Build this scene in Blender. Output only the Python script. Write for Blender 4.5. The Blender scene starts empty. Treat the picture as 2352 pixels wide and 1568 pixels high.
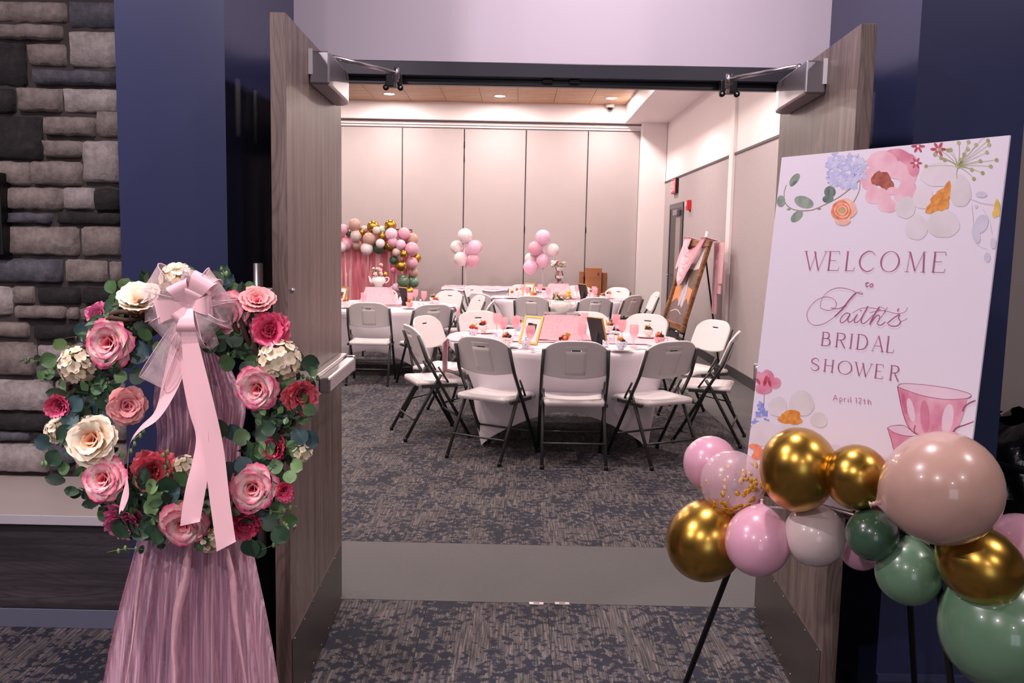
import bpy, bmesh, math, random
from math import sin, cos, pi, radians as R, sqrt, atan2
from mathutils import Vector as V, Matrix, Euler
random.seed(7)
SC = bpy.context.scene
COL = SC.collection

# ------------------------------------------------------------------ camera
CAM_C = V((-.153, -3.505, 1.507)); FPX = 2023.0; PITCH, YAW, ROLL = .112, .0047, .0201
_f = V((-sin(YAW)*cos(PITCH), cos(YAW)*cos(PITCH), -sin(PITCH)))
_r = _f.cross(V((0, 0, 1))).normalized(); _u = _r.cross(_f)
CR = _r*cos(ROLL)+_u*sin(ROLL); CU = _u*cos(ROLL)-_r*sin(ROLL)
cd = bpy.data.cameras.new('camera'); cam = bpy.data.objects.new('camera', cd); COL.objects.link(cam)
cd.sensor_width = 36; cd.lens = 36*FPX/2352; cd.clip_start = .05; cd.clip_end = 100
cam.matrix_world = Matrix((( CR.x, CU.x, -_f.x, CAM_C.x), (CR.y, CU.y, -_f.y, CAM_C.y), (CR.z, CU.z, -_f.z, CAM_C.z), (0, 0, 0, 1)))
SC.camera = cam
def _ray(x, y): return _f+CR*((x-1176)/FPX)-CU*((y-784)/FPX)
def aY(x, y, Y): d = _ray(x, y); return CAM_C+d*((Y-CAM_C.y)/d.y)
def aZ(x, y, Z): d = _ray(x, y); return CAM_C+d*((Z-CAM_C.z)/d.z)
def aX(x, y, X): d = _ray(x, y); return CAM_C+d*((X-CAM_C.x)/d.x)
def aD(x, y, D): return CAM_C+_ray(x, y)*D          # at distance D along the view axis

# ------------------------------------------------------------------ light and exposure
SC.view_settings.view_transform = 'Standard'; SC.view_settings.look = 'None'
SC.view_settings.gamma = 1; SC.view_settings.use_curve_mapping = False
SC.view_settings.exposure = 0.36
w = bpy.data.worlds.new('world'); SC.world = w; w.use_nodes = True
w.node_tree.nodes['Background'].inputs[0].default_value = (.30, .26, .34, 1)
w.node_tree.nodes['Background'].inputs[1].default_value = .25
def area(loc, size, power, col, rot=(0, 0, 0), sy=None):
    l = bpy.data.lights.new('lamp_light', 'AREA'); l.energy = power; l.color = col
    l.size = size; l.shape = 'DISK'
    if sy: l.shape = 'RECTANGLE'; l.size_y = sy
    o = bpy.data.objects.new('lamp_light', l); o.location = loc; o.rotation_euler = rot; COL.objects.link(o); return o
HALL_WARM = (1, .85, .80); FOYER = (1, .84, .90)
PW_HALL = 38; PW_FOYER = 25
HALL_LAMPS = [(x, y) for y in (2.2, 5.3, 8.4, 11.37) for x in (-4.15, -2.33, -.505, 1.33)]
FOYER_LAMPS = [(-1.9, -1.9), (.2, -1.0), (2.2, -2.1), (-1.6, -4.6), (1.6, -4.8), (0, -6.6), (-3.6, -3.2)]
for x, y in HALL_LAMPS: area((x, y, 3.885), .16, PW_HALL, HALL_WARM)
for i, (x, y) in enumerate(FOYER_LAMPS): area((x, y, 3.28), .14, PW_FOYER*(1.12 if i == 1 else 2.0 if x < -1 else .9), FOYER)

# ------------------------------------------------------------------ mesh helper
class MB:
    def __init__(s): s.v = []; s.f = []; s.uv = {}; s.sm = []
    def add(s, vs, fs, smooth=False, uvs=None):
        b = len(s.v); s.v += [tuple(v) for v in vs]
        for i, f in enumerate(fs):
            s.f.append(tuple(b+k for k in f)); s.sm.append(smooth)
            if uvs: s.uv[len(s.f)-1] = [uvs[k] for k in f]
        return s
    def box(s, x0, x1, y0, y1, z0, z1, mat=None):
        vs = [V((x, y, z)) for z in (z0, z1) for y in (y0, y1) for x in (x0, x1)]
        if mat: vs = [mat @ v for v in vs]
        return s.add(vs, [(0, 2, 3, 1), (4, 5, 7, 6), (0, 1, 5, 4), (2, 6, 7, 3), (0, 4, 6, 2), (1, 3, 7, 5)])
    def lathe(s, prof, n=20, mat=None, a0=0, smooth=True, cap=True):
        vs = []
        for r, z in prof:
            for i in range(n):
                a = 2*pi*i/n+a0; vs.append(V((r*cos(a), r*sin(a), z)))
        if mat: vs = [mat @ v for v in vs]
        fs = []
        for j in range(len(prof)-1):
            for i in range(n):
                k = (i+1) % n; fs.append((j*n+i, j*n+k, (j+1)*n+k, (j+1)*n+i))
        if cap:
            if prof[0][0] > 1e-5: fs.append(tuple(range(n-1, -1, -1)))
            if prof[-1][0] > 1e-5: fs.append(tuple((len(prof)-1)*n+i for i in range(n)))
        return s.add(vs, fs, smooth)
    def tube(s, pts, r, n=8, caps=True, flat=None):
        pts = [V(p) for p in pts]; m = len(pts); rr = r if isinstance(r, (list, tuple)) else [r]*m
        vs = []; ref = None
        for i, p in enumerate(pts):
            t = (pts[min(i+1, m-1)]-pts[max(i-1, 0)]).normalized()
            if ref is None: ref = V((0, 0, 1)) if abs(t.z) < .9 else V((1, 0, 0))
            a = (ref-t*ref.dot(t)).normalized(); ref = a; b = t.cross(a)
            for k in range(n):
                an = 2*pi*(k+.5)/n; vs.append(p+a*cos(an)*rr[i]*(flat or 1)+b*sin(an)*rr[i])
        fs = [(j*n+i, j*n+(i+1) % n, (j+1)*n+(i+1) % n, (j+1)*n+i) for j in range(m-1) for i in range(n)]
        if caps: fs += [tuple(range(n-1, -1, -1)), tuple((m-1)*n+i for i in range(n))]
        return s.add(vs, fs, n > 4)
    def sphere(s, c, r, n=16, m=10, sc=(1, 1, 1), mat=None):
        vs = [V((0, 0, 1))]
        for j in range(1, m):
            for i in range(n):
                p = pi*j/m; a = 2*pi*i/n; vs.append(V((sin(p)*cos(a), sin(p)*sin(a), cos(p))))
        vs.append(V((0, 0, -1)))
        vs = [V((v.x*sc[0]*r, v.y*sc[1]*r, v.z*sc[2]*r)) for v in vs]
        if mat: vs = [mat @ v for v in vs]
        vs = [v+V(c) for v in vs]; L = len(vs)-1
        fs = [(0, 1+i, 1+(i+1) % n) for i in range(n)]
        for j in range(m-2):
            for i in range(n):
                k = (i+1) % n; fs.append((1+j*n+i, 1+(j+1)*n+i, 1+(j+1)*n+k, 1+j*n+k))
        fs += [(L, 1+(m-2)*n+(i+1) % n, 1+(m-2)*n+i) for i in range(n)]
        return s.add(vs, fs, True)
    def grid(s, fn, nu, nv, smooth=True):
        vs = [V(fn(i/nu, j/nv)) for j in range(nv+1) for i in range(nu+1)]
        uv = [(i/nu, j/nv) for j in range(nv+1) for i in range(nu+1)]
        fs = [(j*(nu+1)+i, j*(nu+1)+i+1, (j+1)*(nu+1)+i+1, (j+1)*(nu+1)+i) for j in range(nv) for i in range(nu)]
        return s.add(vs, fs, smooth, uv)
    def poly(s, pts): return s.add(pts, [tuple(range(len(pts)))])
    def prism(s, pts, d):
        n = len(pts); d = V(d); pts = [V(p) for p in pts]
        return s.add(pts+[p+d for p in pts], [tuple(range(n-1, -1, -1)), tuple(range(n, 2*n))]+[(i, (i+1) % n, n+(i+1) % n, n+i) for i in range(n)])
    def mesh(s, name='mesh'):
        me = bpy.data.meshes.new(name); me.from_pydata(s.v, [], s.f)
        if s.uv:
            l = me.uv_layers.new(name='UVMap'); d = l.data
            for p in me.polygons:
                u = s.uv.get(p.index)
                if u:
                    for k, li in enumerate(p.loop_indices): d[li].uv = u[k]
        me.polygons.foreach_set('use_smooth', s.sm); me.update()
        return me
def link(name, data, parent=None, mat=None, loc=None, rot=None, scale=None, bev=0, solid=0, sub=0):
    if isinstance(data, MB): data = data.mesh(name)
    if mat and data is not None and len(data.materials) == 0: data.materials.append(mat)
    o = bpy.data.objects.new(name, data); COL.objects.link(o)
    if parent: o.parent = parent
    if loc is not None: o.location = loc
    if rot is not None: o.rotation_euler = rot
    if scale is not None: o.scale = scale if hasattr(scale, '__len__') else (scale,)*3
    if solid: m = o.modifiers.new('s', 'SOLIDIFY'); m.thickness = solid; m.offset = 0
    if bev: m = o.modifiers.new('b', 'BEVEL'); m.width = bev; m.segments = 2; m.limit_method = 'ANGLE'
    if sub: m = o.modifiers.new('u', 'SUBSURF'); m.levels = sub; m.render_levels = sub
    return o
def tag(o, label=None, cat=None, group=None, kind=None):
    for k, v in (('label', label), ('category', cat), ('group', group), ('kind', kind)):
        if v: o[k] = v
    return o
def empty(name, loc=(0, 0, 0), rz=0, label=None, cat=None, group=None):
    o = bpy.data.objects.new(name, None); o.empty_display_size = .05; COL.objects.link(o)
    o.location = loc; o.rotation_euler = (0, 0, rz); return tag(o, label, cat, group)
def struct(name, data, mat, label=None, parent=None, **k):
    o = link(name, data, parent, mat, **k)
    if not parent: o['kind'] = 'structure'
    if label: o['label'] = label
    return o
KIDS = {}
def dup(o, parent=None):
    c = o.copy(); COL.objects.link(c); c.parent = parent
    for ch in o.children: dup(ch, c)
    return c
def frame_mat(o, x, y, z): return Matrix(((x.x, y.x, z.x, o.x), (x.y, y.y, z.y, o.y), (x.z, y.z, z.z, o.z), (0, 0, 0, 1)))
def rot_to(d, up=V((0, 0, 1))): return V(d).to_track_quat('Z', 'Y').to_matrix().to_4x4()
def crom(pts, k=6, closed=False):
    pts = [V(p) for p in pts]; n = len(pts); out = []
    rng = range(n if closed else n-1)
    for i in rng:
        g = (lambda j: pts[j % n]) if closed else (lambda j: pts[max(0, min(n-1, j))])
        a, b, c, d = g(i-1), g(i), g(i+1), g(i+2)
        for t in range(k):
            t /= k; out.append(.5*((2*b)+(c-a)*t+(2*a-5*b+4*c-d)*t*t+(3*b-a-3*c+d)*t**3))
    if not closed: out.append(pts[-1])
    return out

# ------------------------------------------------------------------ materials
def srgb(r, g, b):
    f = lambda c: (c/255/12.92) if c/255 <= .04045 else ((c/255+.055)/1.055)**2.4
    return (f(r), f(g), f(b), 1)
class NT:
    def __init__(s, name):
        s.m = bpy.data.materials.new(name); s.m.use_nodes = True; s.t = s.m.node_tree
        s.b = s.t.nodes['Principled BSDF']; s.o = s.t.nodes['Material Output']
    def n(s, ty, **k):
        nd = s.t.nodes.new(ty)
        for a, v in k.items():
            if a in ('inp',):
                for i, x in v.items():
                    if hasattr(x, 'is_output'): s.t.links.new(x, nd.inputs[i])
                    else: nd.inputs[i].default_value = x
            else: setattr(nd, a, v)
        return nd
    def l(s, a, b): s.t.links.new(a, b)
    def coord(s, kind='Object', scale=(1, 1, 1), loc=(0, 0, 0)):
        c = s.n('ShaderNodeTexCoord'); m = s.n('ShaderNodeMapping', inp={'Scale': scale, 'Location': loc}); s.l(c.outputs[kind], m.inputs[0]); return m.outputs[0]
    def noise(s, co, sc=5, det=3, rough=.5): return s.n('ShaderNodeTexNoise', inp={'Vector': co, 'Scale': sc, 'Detail': det, 'Roughness': rough}).outputs['Fac']
    def ramp(s, fac, stops):
        r = s.n('ShaderNodeValToRGB'); s.l(fac, r.inputs[0]); e = r.color_ramp.elements
        while len(e) < len(stops): e.new(.5)
        for i, (p, c) in enumerate(stops): e[i].position = p; e[i].color = c if hasattr(c, '__len__') else (c, c, c, 1)
        return r.outputs[0]
    def mix(s, fac, a, b, mode='MIX'):
        m = s.n('ShaderNodeMix', data_type='RGBA', blend_type=mode)
        for i, x in ((0, fac), (6, a), (7, b)):
            if hasattr(x, 'is_output'): s.l(x, m.inputs[i])
            else: m.inputs[i].default_value = x
        return m.outputs[2]
    def set(s, **k):
        for a, v in k.items():
            i = s.b.inputs[a.replace('_', ' ')]
            if hasattr(v, 'is_output'): s.l(v, i)
            else: i.default_value = v
        return s
    def bump(s, h, st=.3, d=.01):
        b = s.n('ShaderNodeBump', inp={'Height': h, 'Strength': st, 'Distance': d}); s.l(b.outputs[0], s.b.inputs['Normal']); return s
MATS = {}
def plain(name, rgb, rough=.5, metal=0, var=.0, vs=8, bump=0, coat=0, kind='Object', **k):
    if name in MATS: return MATS[name]
    t = NT(name); c = srgb(*rgb)
    co = t.coord(kind)
    nz = t.noise(co, vs, 4)
    v = var or .04
    t.set(Base_Color=t.mix(nz, tuple(max(0, x*(1-v)) for x in c[:3])+(1,), tuple(min(1, x*(1+v)) for x in c[:3])+(1,)), Roughness=rough, Metallic=metal)
    if bump: t.bump(t.noise(co, vs*6, 5), bump, .004)
    if coat: t.set(Coat_Weight=coat, Coat_Roughness=.05)
    if k: t.set(**k)
    MATS[name] = t.m; return t.m
# ================================================================== SETTING
M_wall_back = plain('partition_fabric', (178, 168, 168), .85, var=.05, vs=3, bump=.15)
M_white = plain('white_paint', (232, 224, 224), .6, var=.02)
M_header = plain('header_paint', (196, 186, 198), .55, var=.03, vs=2)
M_wallcov = plain('grey_wallcovering', (172, 162, 164), .8, var=.08, vs=25, bump=.2)
M_navy = plain('navy_paint', (40, 52, 92), .5, var=.08, vs=60, bump=.05)
M_navyd = plain('navy_return_paint', (42, 48, 80), .3, var=.04, vs=30)
M_frame = plain('dark_frame_paint', (40, 40, 50), .3, var=.03)
M_beige = plain('beige_paint', (170, 158, 152), .7, var=.03)
M_basebd = plain('dark_rubber_base', (62, 60, 62), .5)
M_lvt = plain('grey_vinyl_floor', (84, 82, 83), .8, var=.1, vs=40)
M_foyer_ceil = plain('foyer_ceiling_paint', (120, 112, 118), .8)

def carpet_mat():
    t = NT('patterned_carpet')
    co = t.coord('Object'); info = t.n('ShaderNodeObjectInfo')
    add = t.n('ShaderNodeVectorMath', operation='ADD'); t.l(co, add.inputs[0])
    off = t.n('ShaderNodeVectorMath', operation='SCALE'); comb = t.n('ShaderNodeCombineXYZ')
    t.l(info.outputs['Random'], comb.inputs[0]); t.l(info.outputs['Random'], comb.inputs[1]); t.l(comb.outputs[0], off.inputs[0]); off.inputs['Scale'].default_value = 31
    t.l(off.outputs[0], add.inputs[1]); c = add.outputs[0]
    def mp(sc):
        m = t.n('ShaderNodeMapping', inp={'Scale': sc}); t.l(c, m.inputs[0]); return m.outputs[0]
    st = t.noise(mp((150, 5.5, 1)), 1, 3, .65)                   # short yarn streaks
    st2 = t.noise(mp((330, 60, 1)), 1, 2, .6)
    base = t.ramp(st, [(.36, srgb(42, 41, 44)), (.5, srgb(84, 78, 78)), (.66, srgb(132, 122, 120))])
    base = t.mix(t.ramp(st2, [(.35, 0), (.7, .55)]), base, srgb(60, 58, 64))
    blob = t.noise(mp((30, 27, 1)), 1, 4, .55)
    cl = t.noise(mp((5, 3.2, 1)), 1, 2)
    s = t.n('ShaderNodeMath', operation='MULTIPLY_ADD', inp={0: cl, 1: .55, 2: blob})
    bm = t.ramp(s.outputs[0], [(.785, 0), (.80, 1)])
    colr = t.mix(bm, base, t.mix(st, srgb(20, 22, 34), srgb(38, 41, 58)))
    t.set(Base_Color=colr, Roughness=.95); t.bump(t.noise(mp((400, 200, 1)), 1, 2), .5, .004)
    return t.m
M_carpet = carpet_mat()

def wood(name, c0, c1, c2, axis=2, rough=.4, dens=1.0):
    t = NT(name); sc = [26*dens, 26*dens, 26*dens]; sc[axis] = 1.3
    co = t.coord('Object', tuple(sc)); a = t.noise(co, 1, 5, .6)
    sc2 = [180, 180, 180]; sc2[axis] = 9; b = t.noise(t.coord('Object', tuple(sc2)), 1, 2)
    col = t.ramp(a, [(.35, srgb(*c0)), (.5, srgb(*c1)), (.66, srgb(*c2))])
    sc3 = [5.5*dens]*3; sc3[axis] = .75                         # cathedral figure: contour lines of a slow noise
    lo = t.noise(t.coord('Object', tuple(sc3)), 1, 2, .45); mm = t.n('ShaderNodeMath', operation='MULTIPLY', inp={0: lo, 1: 34.0}); fr = t.n('ShaderNodeMath', operation='FRACT', inp={0: mm.outputs[0]})
    col = t.mix(t.ramp(fr.outputs[0], [(.0, .55), (.25, 0), (.8, 0), (1, .55)]), col, srgb(*c0))
    col = t.mix(t.ramp(b, [(.55, 0), (.68, .6)]), col, srgb(*c0))
    t.set(Base_Color=col, Roughness=rough); t.bump(b, .15, .002); return t.m
M_door = wood('grey_oak_veneer', (74, 61, 57), (104, 88, 82), (122, 105, 98), 2, .38)
M_panel = wood('dark_bench_laminate', (46, 43, 48), (64, 59, 64), (80, 73, 76), 0, .45)
M_tilew = wood('ceiling_tile_wood', (160, 120, 82), (182, 140, 100), (194, 152, 114), 0, .5, .5)
M_steel = plain('brushed_steel', (196, 190, 192), .28, 1, var=.08, vs=60)
M_alum = plain('grey_metal_cover', (150, 146, 152), .3, .85, var=.05)
M_black = plain('black_metal', (22, 22, 24), .4, .3)
M_bronze = plain('dark_metal', (45, 42, 44), .35, .8)

# floor: slab, carpet tiles, vinyl strips
floor = struct('floor', MB().box(-6.2, 6.2, -8.2, 12.6, -.12, -.012), M_basebd, 'dark floor slab under the carpet tiles')
tile_m = MB().box(0, .4985, 0, .997, -.012, 0).mesh('carpet_tile'); tile_m.materials.append(M_carpet)
tile_h = MB().box(0, .4985, 0, .4985, -.012, 0).mesh('carpet_tile'); tile_h.materials.append(M_carpet)
def tiles(x0, x1, y0, y1, far=False):
    nx = int(math.ceil((x1-x0)/.5)); y = y0
    i = 0
    while y < y1-1e-3:
        j = 0
        while j < nx:
            x = x0+j*.5
            ly = min(1.0, y1-y); lx = min(.5, x1-x)
            o = link('carpet_tile', tile_m, floor, loc=(x, y, 0)); o.scale = (lx/.5, ly/1.0, 1)
            j += 1
        y += 1.0
tiles(-4.5, 3.0, -2.94, .06)
tiles(-2.2, 2.38, .78, 2.78); tiles(-3.6, 1.62, 2.78, 8.78)
def slab(name, x0, x1, y0, y1, mat, lab=None): return struct(name, MB().box(x0, x1, y0, y1, -.012, -.0005), mat, lab, floor)
slab('vinyl_strip', -1.3, 2.38, .062, .779, M_lvt, 'smooth grey vinyl threshold strip in the doorway')
slab('vinyl_strip', 1.622, 2.38, 2.782, 12.3, M_lvt, 'smooth grey vinyl border along the right wall')
slab('carpet_field', -6, 1.62, 8.782, 12.3, M_carpet); slab('carpet_field', -6, -3.602, 2.782, 8.78, M_carpet); slab('carpet_field', -6, -2.202, .782, 2.78, M_carpet)
slab('carpet_field', -6, 6, -8.1, -2.942, M_carpet); slab('carpet_field', -6, -4.502, -2.94, .26, M_carpet); slab('carpet_field', 3.002, 6, -2.94, .26, M_carpet)

# doorway wall (header), frame
HX0, HX1, YC = -1.035, 1.03, -.80
struct('wall_front', MB().box(HX0, HX1, 0, .16, 2.197, 3.5), M_header, 'pale lavender grey wall above the double doors')
mb = MB().box(HX0, -.905, .02, .16, 0, 2.197).box(.905, HX1, .02, .16, 0, 2.197)
struct('wall_front_jambs', mb, M_navyd)
mb = MB().box(-.95, .95, -.004, .15, 2.142, 2.196).box(-.95, -.900, -.004, .15, 0, 2.142).box(.900, .95, -.004, .15, 0, 2.142)
mb.box(-.90, .90, .055, .085, 2.118, 2.142)
struct('door_frame', mb, M_frame, 'dark painted steel frame of the double door', bev=.002)
# navy blocks flanking the doors: faces and side returns
struct('wall_left_foyer', MB().box(-1.36, HX0, YC-.02, .27, 0, 3.5), M_navyd, 'navy blue wall block left of the doors')
struct('wall_right_foyer', MB().box(HX1, 1.36, YC+.01, .27, 0, 3.5), M_navyd, 'navy blue wall block right of the doors')
struct('trim_1', MB().box(HX1, 1.362, YC-.004, YC+.01, 0, .13).box(HX1, 1.362, YC-.008, YC+.01, .13, .15), plain('navy_base', (58, 62, 92), .35), 'navy baseboard at the foot of the right block')
struct('trim_2', MB().box(-1.362, HX0, YC-.034, YC-.02, 0, .15), MATS['navy_base'])
# interior skin of doorway wall
struct('wall_front_inner', MB().box(-6, HX0-.3, .41, .47, 0, 4.2).box(HX1+.3, 2.5, .41, .47, 0, 4.2).box(-1.5, 1.5, .161, .35, 2.2, 4.2), M_white)
# foyer shell
struct('wall_beige', MB().box(1.36, 6.2, .27, .40, 0, 3.5), M_beige, 'plain beige wall at the right edge')
struct('ceiling_foyer', MB().box(-6.2, 6.2, -8.2, .3, 3.3, 3.42), M_foyer_ceil)
struct('wall_foyer_back', MB().box(-6.2, 6.2, -8.2, -8.05, 0, 3.4), M_beige)
struct('wall_foyer_side', MB().box(6.05, 6.2, -8.2, .4, 0, 3.4), M_beige)
struct('wall_foyer_side', MB().box(-6.2, -6.05, -8.2, .4, 0, 3.4), M_navy)
wf = struct('window_1', MB().box(-.9, .9, -8.05, -8.0, .3, 2.5), M_frame)
t = NT('daylit_window'); t.set(Base_Color=(.1, .1, .1, 1), Emission_Color=(.85, .9, 1, 1), Emission_Strength=1.6); M_win = t.m
struct('pane', MB().box(-.84, -.03, -8.0, -7.99, .36, 2.44), M_win, parent=wf); struct('pane', MB().box(.03, .84, -8.0, -7.99, .36, 2.44), M_win, parent=wf)

# hall shell
XR, YB = 2.38, 12.3
wr = struct('wall_right', MB().box(XR, XR+.12, .41, 12.4, 0, 2.594), M_wallcov, 'grey textured wallcovering on the right wall of the hall')
struct('wall_right_upper', MB().box(XR+.006, XR+.12, .41, 12.4, 2.594, 4.2), M_white, 'white painted band above the picture rail')
struct('trim_3', MB().box(XR-.012, XR+.02, .35, 12.0, 2.58, 2.606), M_basebd, 'thin dark rail between wallcovering and white band')
struct('trim_4', MB().box(XR-.03, XR+.02, 7.05, 7.24, 0, 3.6), M_white, 'white vertical strip on the right wall')
struct('baseboard_right', MB().box(XR-.014, XR, .35, 7.05, 0, .11).box(XR-.014, XR, 7.24, 12.0, 0, .11), M_basebd, 'dark rubber baseboard')
struct('wall_column', MB().box(1.955, XR, 12.0, 12.3, 0, 3.62), M_white, 'white corner column at the back right')
struct('wall_left_hall', MB().box(-6.1, -6, .3, 12.4, 0, 4.2), M_wallcov)
wb = struct('wall_back', MB().box(-6, 2.4, 12.33, 12.45, 0, 4.2), M_white, 'back wall of folding partition panels')
px = 1.955
panel_m = MB().box(-1.076, -.009, 0, .03, .01, 3.47).mesh('panel'); panel_m.materials.append(M_wall_back)
for i in range(8): link('panel', panel_m, wb, loc=(1.04+1.0895-i*1.0895 if i else 1.955, 12.29, 0), scale=((.905/1.08) if i == 0 else 1, 1, 1))
seal_m = MB().box(-.010, .004, .02, .026, .01, 3.47).mesh('panel_seal'); seal_m.materials.append(M_basebd)
for i in range(7): link('panel_seal', seal_m, wb, loc=(1.04-i*1.0895, 12.29, 0))
hinge_m = MB().tube([(0, 0, -.05), (0, 0, .05)], .008, 8).mesh('panel_hinge'); hinge_m.materials.append(M_bronze)
for x, zz in ((1.043, 1.75), (1.043, .9), (-1.135, 2.95), (-1.135, 3.2), (-1.135, 1.6), (-.046, 1.75)): link('panel_hinge', hinge_m, wb, loc=(x, 12.285, zz))
struct('partition_track', MB().box(-6, 1.955, 12.26, 12.33, 3.49, 3.53).box(-6, 1.955, 12.22, 12.33, 3.53, 3.57), M_white, 'white track above the partition panels', wb)
# soffit and tray
SZ, TZ = 3.60, 3.90; TX1, TY1, TY0 = 1.66, 12.1, .9
struct('ceiling_soffit', MB().box(TX1, 2.5, .16, 12.4, SZ, SZ+.35).box(-6, TX1, TY1, 12.4, SZ, SZ+.35).box(-6, TX1, .16, TY0, SZ, SZ+.35), M_white, 'white dropped soffit around the wood tile ceiling')
ce = struct('ceiling', MB().box(-6.1, 2.5, .1, 12.5, TZ+.03, TZ+.1), M_basebd, 'wood look tile ceiling in a white tray')
ct = MB().box(.003, .609, .003, .609, 0, .028).mesh('ceiling_tile'); ct.materials.append(M_tilew)
for i in range(-6, 8):
    for j in range(0, 19):
        x = 1.02-(.612)*(7-i)+.612*1+3.06; y = 12.33-.612*(j+1)
        x = 1.02+.612*(i-6)
        if y < .6: continue
        link('ceiling_tile', ct, ce, loc=(x, y, TZ))
# lamps in the ceilings (lens discs glow, the trim ring is a part)
t = NT('lamp_glow'); t.set(Base_Color=(1, 1, 1, 1), Emission_Color=(1, .93, .88, 1), Emission_Strength=14); M_glow = t.m
lens = MB().lathe([(.0, -.001), (.085, -.001), (.085, .004), (0, .004)], 24).mesh('lens'); lens.materials.append(M_glow)
ring = MB().lathe([(.086, .0), (.105, -.006), (.108, .004), (.086, .004)], 24, cap=False).mesh('trim_ring'); ring.materials.append(M_white)
def lamp(x, y, z, lab, grp):
    o = empty('ceiling_light', (x, y, z), 0, lab, 'ceiling light', grp)
    link('lens', lens, o); link('trim_ring', ring, o)
inview = {(-2.33, 11.37): 'round glowing downlight in the wood ceiling above the balloon arch', (-.505, 11.37): 'round glowing downlight in the middle of the wood ceiling', (1.33, 11.37): 'round glowing downlight beside the security camera'}
for x, y in HALL_LAMPS: lamp(x, y, TZ-.003, inview.get((x, y), 'round downlight in the hall ceiling outside the photograph'), 'hall ceiling downlights')
for x, y in FOYER_LAMPS: lamp(x, y, 3.296, 'round downlight in the foyer ceiling outside the photograph', 'foyer ceiling downlights')
area((1.70, 6.5, 3.62), .05, 0, HALL_WARM) if 0 else None

# stone wall
SY = .263
def stone_mat(name, a, b, c):
    t = NT(name); co = t.coord('Object'); n1 = t.noise(co, 22, 6, .65); n2 = t.noise(co, 5, 3)
    col = t.ramp(n1, [(.3, srgb(*a)), (.5, srgb(*b)), (.7, srgb(*c))]); col = t.mix(t.ramp(n2, [(.4, 0), (.7, .5)]), col, srgb(*a))
    t.set(Base_Color=col, Roughness=.85); t.bump(t.noise(co, 30, 8, .7), .8, .012); return t.m
M_st = {'b': stone_mat('stone_beige', (106, 97, 92), (146, 134, 128), (174, 163, 155)), 'l': stone_mat('stone_light', (134, 126, 124), (174, 164, 161), (204, 194, 190)),
        'd': stone_mat('stone_dark', (26, 24, 26), (44, 41, 43), (66, 60, 58)), 'g': stone_mat('stone_grey', (66, 66, 76), (94, 93, 102), (124, 120, 126))}
ws = struct('wall_left', MB().box(-6.1, -1.36, SY, SY+.12, 0, 3.42), plain('dark_mortar', (62, 56, 56), .95, var=.2, vs=30, bump=.4), 'stacked stone veneer wall left of the doors')
stones = [(-40, 3, 150, 46, 'b'), (-50, 57, 139, 86, 'b'), (157, 3, 268, 60, 'g'), (159, 70, 269, 152, 'l'), (-60, 97, 55, 195, 'd'), (62, 100, 148, 148, 'b'), (76, 163, 270, 192, 'g'), (-60, 203, 30, 258, 'd'), (39, 201, 138, 254, 'b'), (143, 203, 269, 257, 'l'), (-60, 267, 92, 365, 'd'), (99, 268, 216, 309, 'b'), (220, 254, 271, 311, 'b'), (99, 323, 184, 359, 'b'), (190, 323, 272, 417, 'l'), (-60, 370, 67, 422, 'b'), (71, 370, 185, 424, 'b'), (-60, 430, 140, 479, 'b'), (143, 431, 214, 481, 'l'), (217, 433, 274, 485, 'd'), (18, 490, 115, 511, 'g'), (128, 488, 274, 513, 'd'), (-60, 520, 177, 583, 'b'), (184, 520, 276, 587, 'b'), (-60, 596, 140, 646, 'g'), (148, 597, 243, 648, 'b'), (252, 600, 277, 650, 'b'), (-60, 657, 24, 723, 'l'), (27, 658, 74, 696, 'b'), (82, 659, 183, 697, 'd'), (190, 662, 278, 698, 'd'), (33, 704, 149, 730, 'b'), (153, 708, 177, 733, 'b'), (185, 709, 280, 735, 'b'), (-60, 741, 63, 773, 'b'), (75, 745, 175, 778, 'd'), (181, 742, 282, 778, 'b'), (-60, 787, 78, 860, 'b'), (82, 794, 165, 832, 'l'), (85, 840, 200, 866, 'g'), (172, 790, 284, 832, 'b'), (206, 840, 286, 868, 'd'), (-60, 873, 118, 943, 'l'), (125, 875, 286, 940, 'b'), (-60, 950, 108, 988, 'd'), (-60, 993, 68, 1012, 'g'), (73, 994, 118, 1012, 'd'), (125, 950, 288, 1010, 'b'), (-60, 1020, 108, 1083, 'l'), (113, 1020, 165, 1083, 'g'), (171, 1020, 290, 1083, 'b')]
def stone_mesh(w, h, d, rnd):
    mb = MB(); nx = max(4, int(w/.03)); nz = max(4, int(h/.03))
    def fn(u, v):
        e = min(u, 1-u)*w; g = min(v, 1-v)*h; m = min(e, g)
        jx = (rnd.random()-.5)*.007; jz = (rnd.random()-.5)*.007; jx += (.006-w/nx if 0 < u < 1.5/nx else -(.006-w/nx) if 1 > u > 1-1.5/nx else 0)*.7; jz += (.005-h/nz if 0 < v < 1.5/nz else -(.005-h/nz) if 1 > v > 1-1.5/nz else 0)*.7
        y = -d*(1 if m > 0 else 0)+(rnd.random()-.5)*.013*(m > 0)
        c = min(w, h)*.05*rnd.random()*2 if (e < .004 and g < .004) else 0
        sx = c if u < .5 else -c; sz = c if v < .5 else -c
        return ((u-.5)*w+jx+sx, y if m > 0 else .01, (v-.5)*h+jz+sz)
    mb.grid(fn, nx, nz, True); return mb
rs = random.Random(3)
def add_stone(x0, z0, x1, z1, k):
    link('stone', stone_mesh(x1-x0, z1-z0, rs.uniform(.022, .045), rs), ws, M_st[k], loc=((x0+x1)/2, SY, (z0+z1)/2))
for a, b, c, d, k in stones:
    p = aY(a, d, SY-.02); q = aY(c, b, SY-.02); add_stone(p.x-.002, p.z-.002, min(q.x+.002, -1.363), q.z+.002, k)
z = 2.535                                                       # courses above the photographed ones
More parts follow.
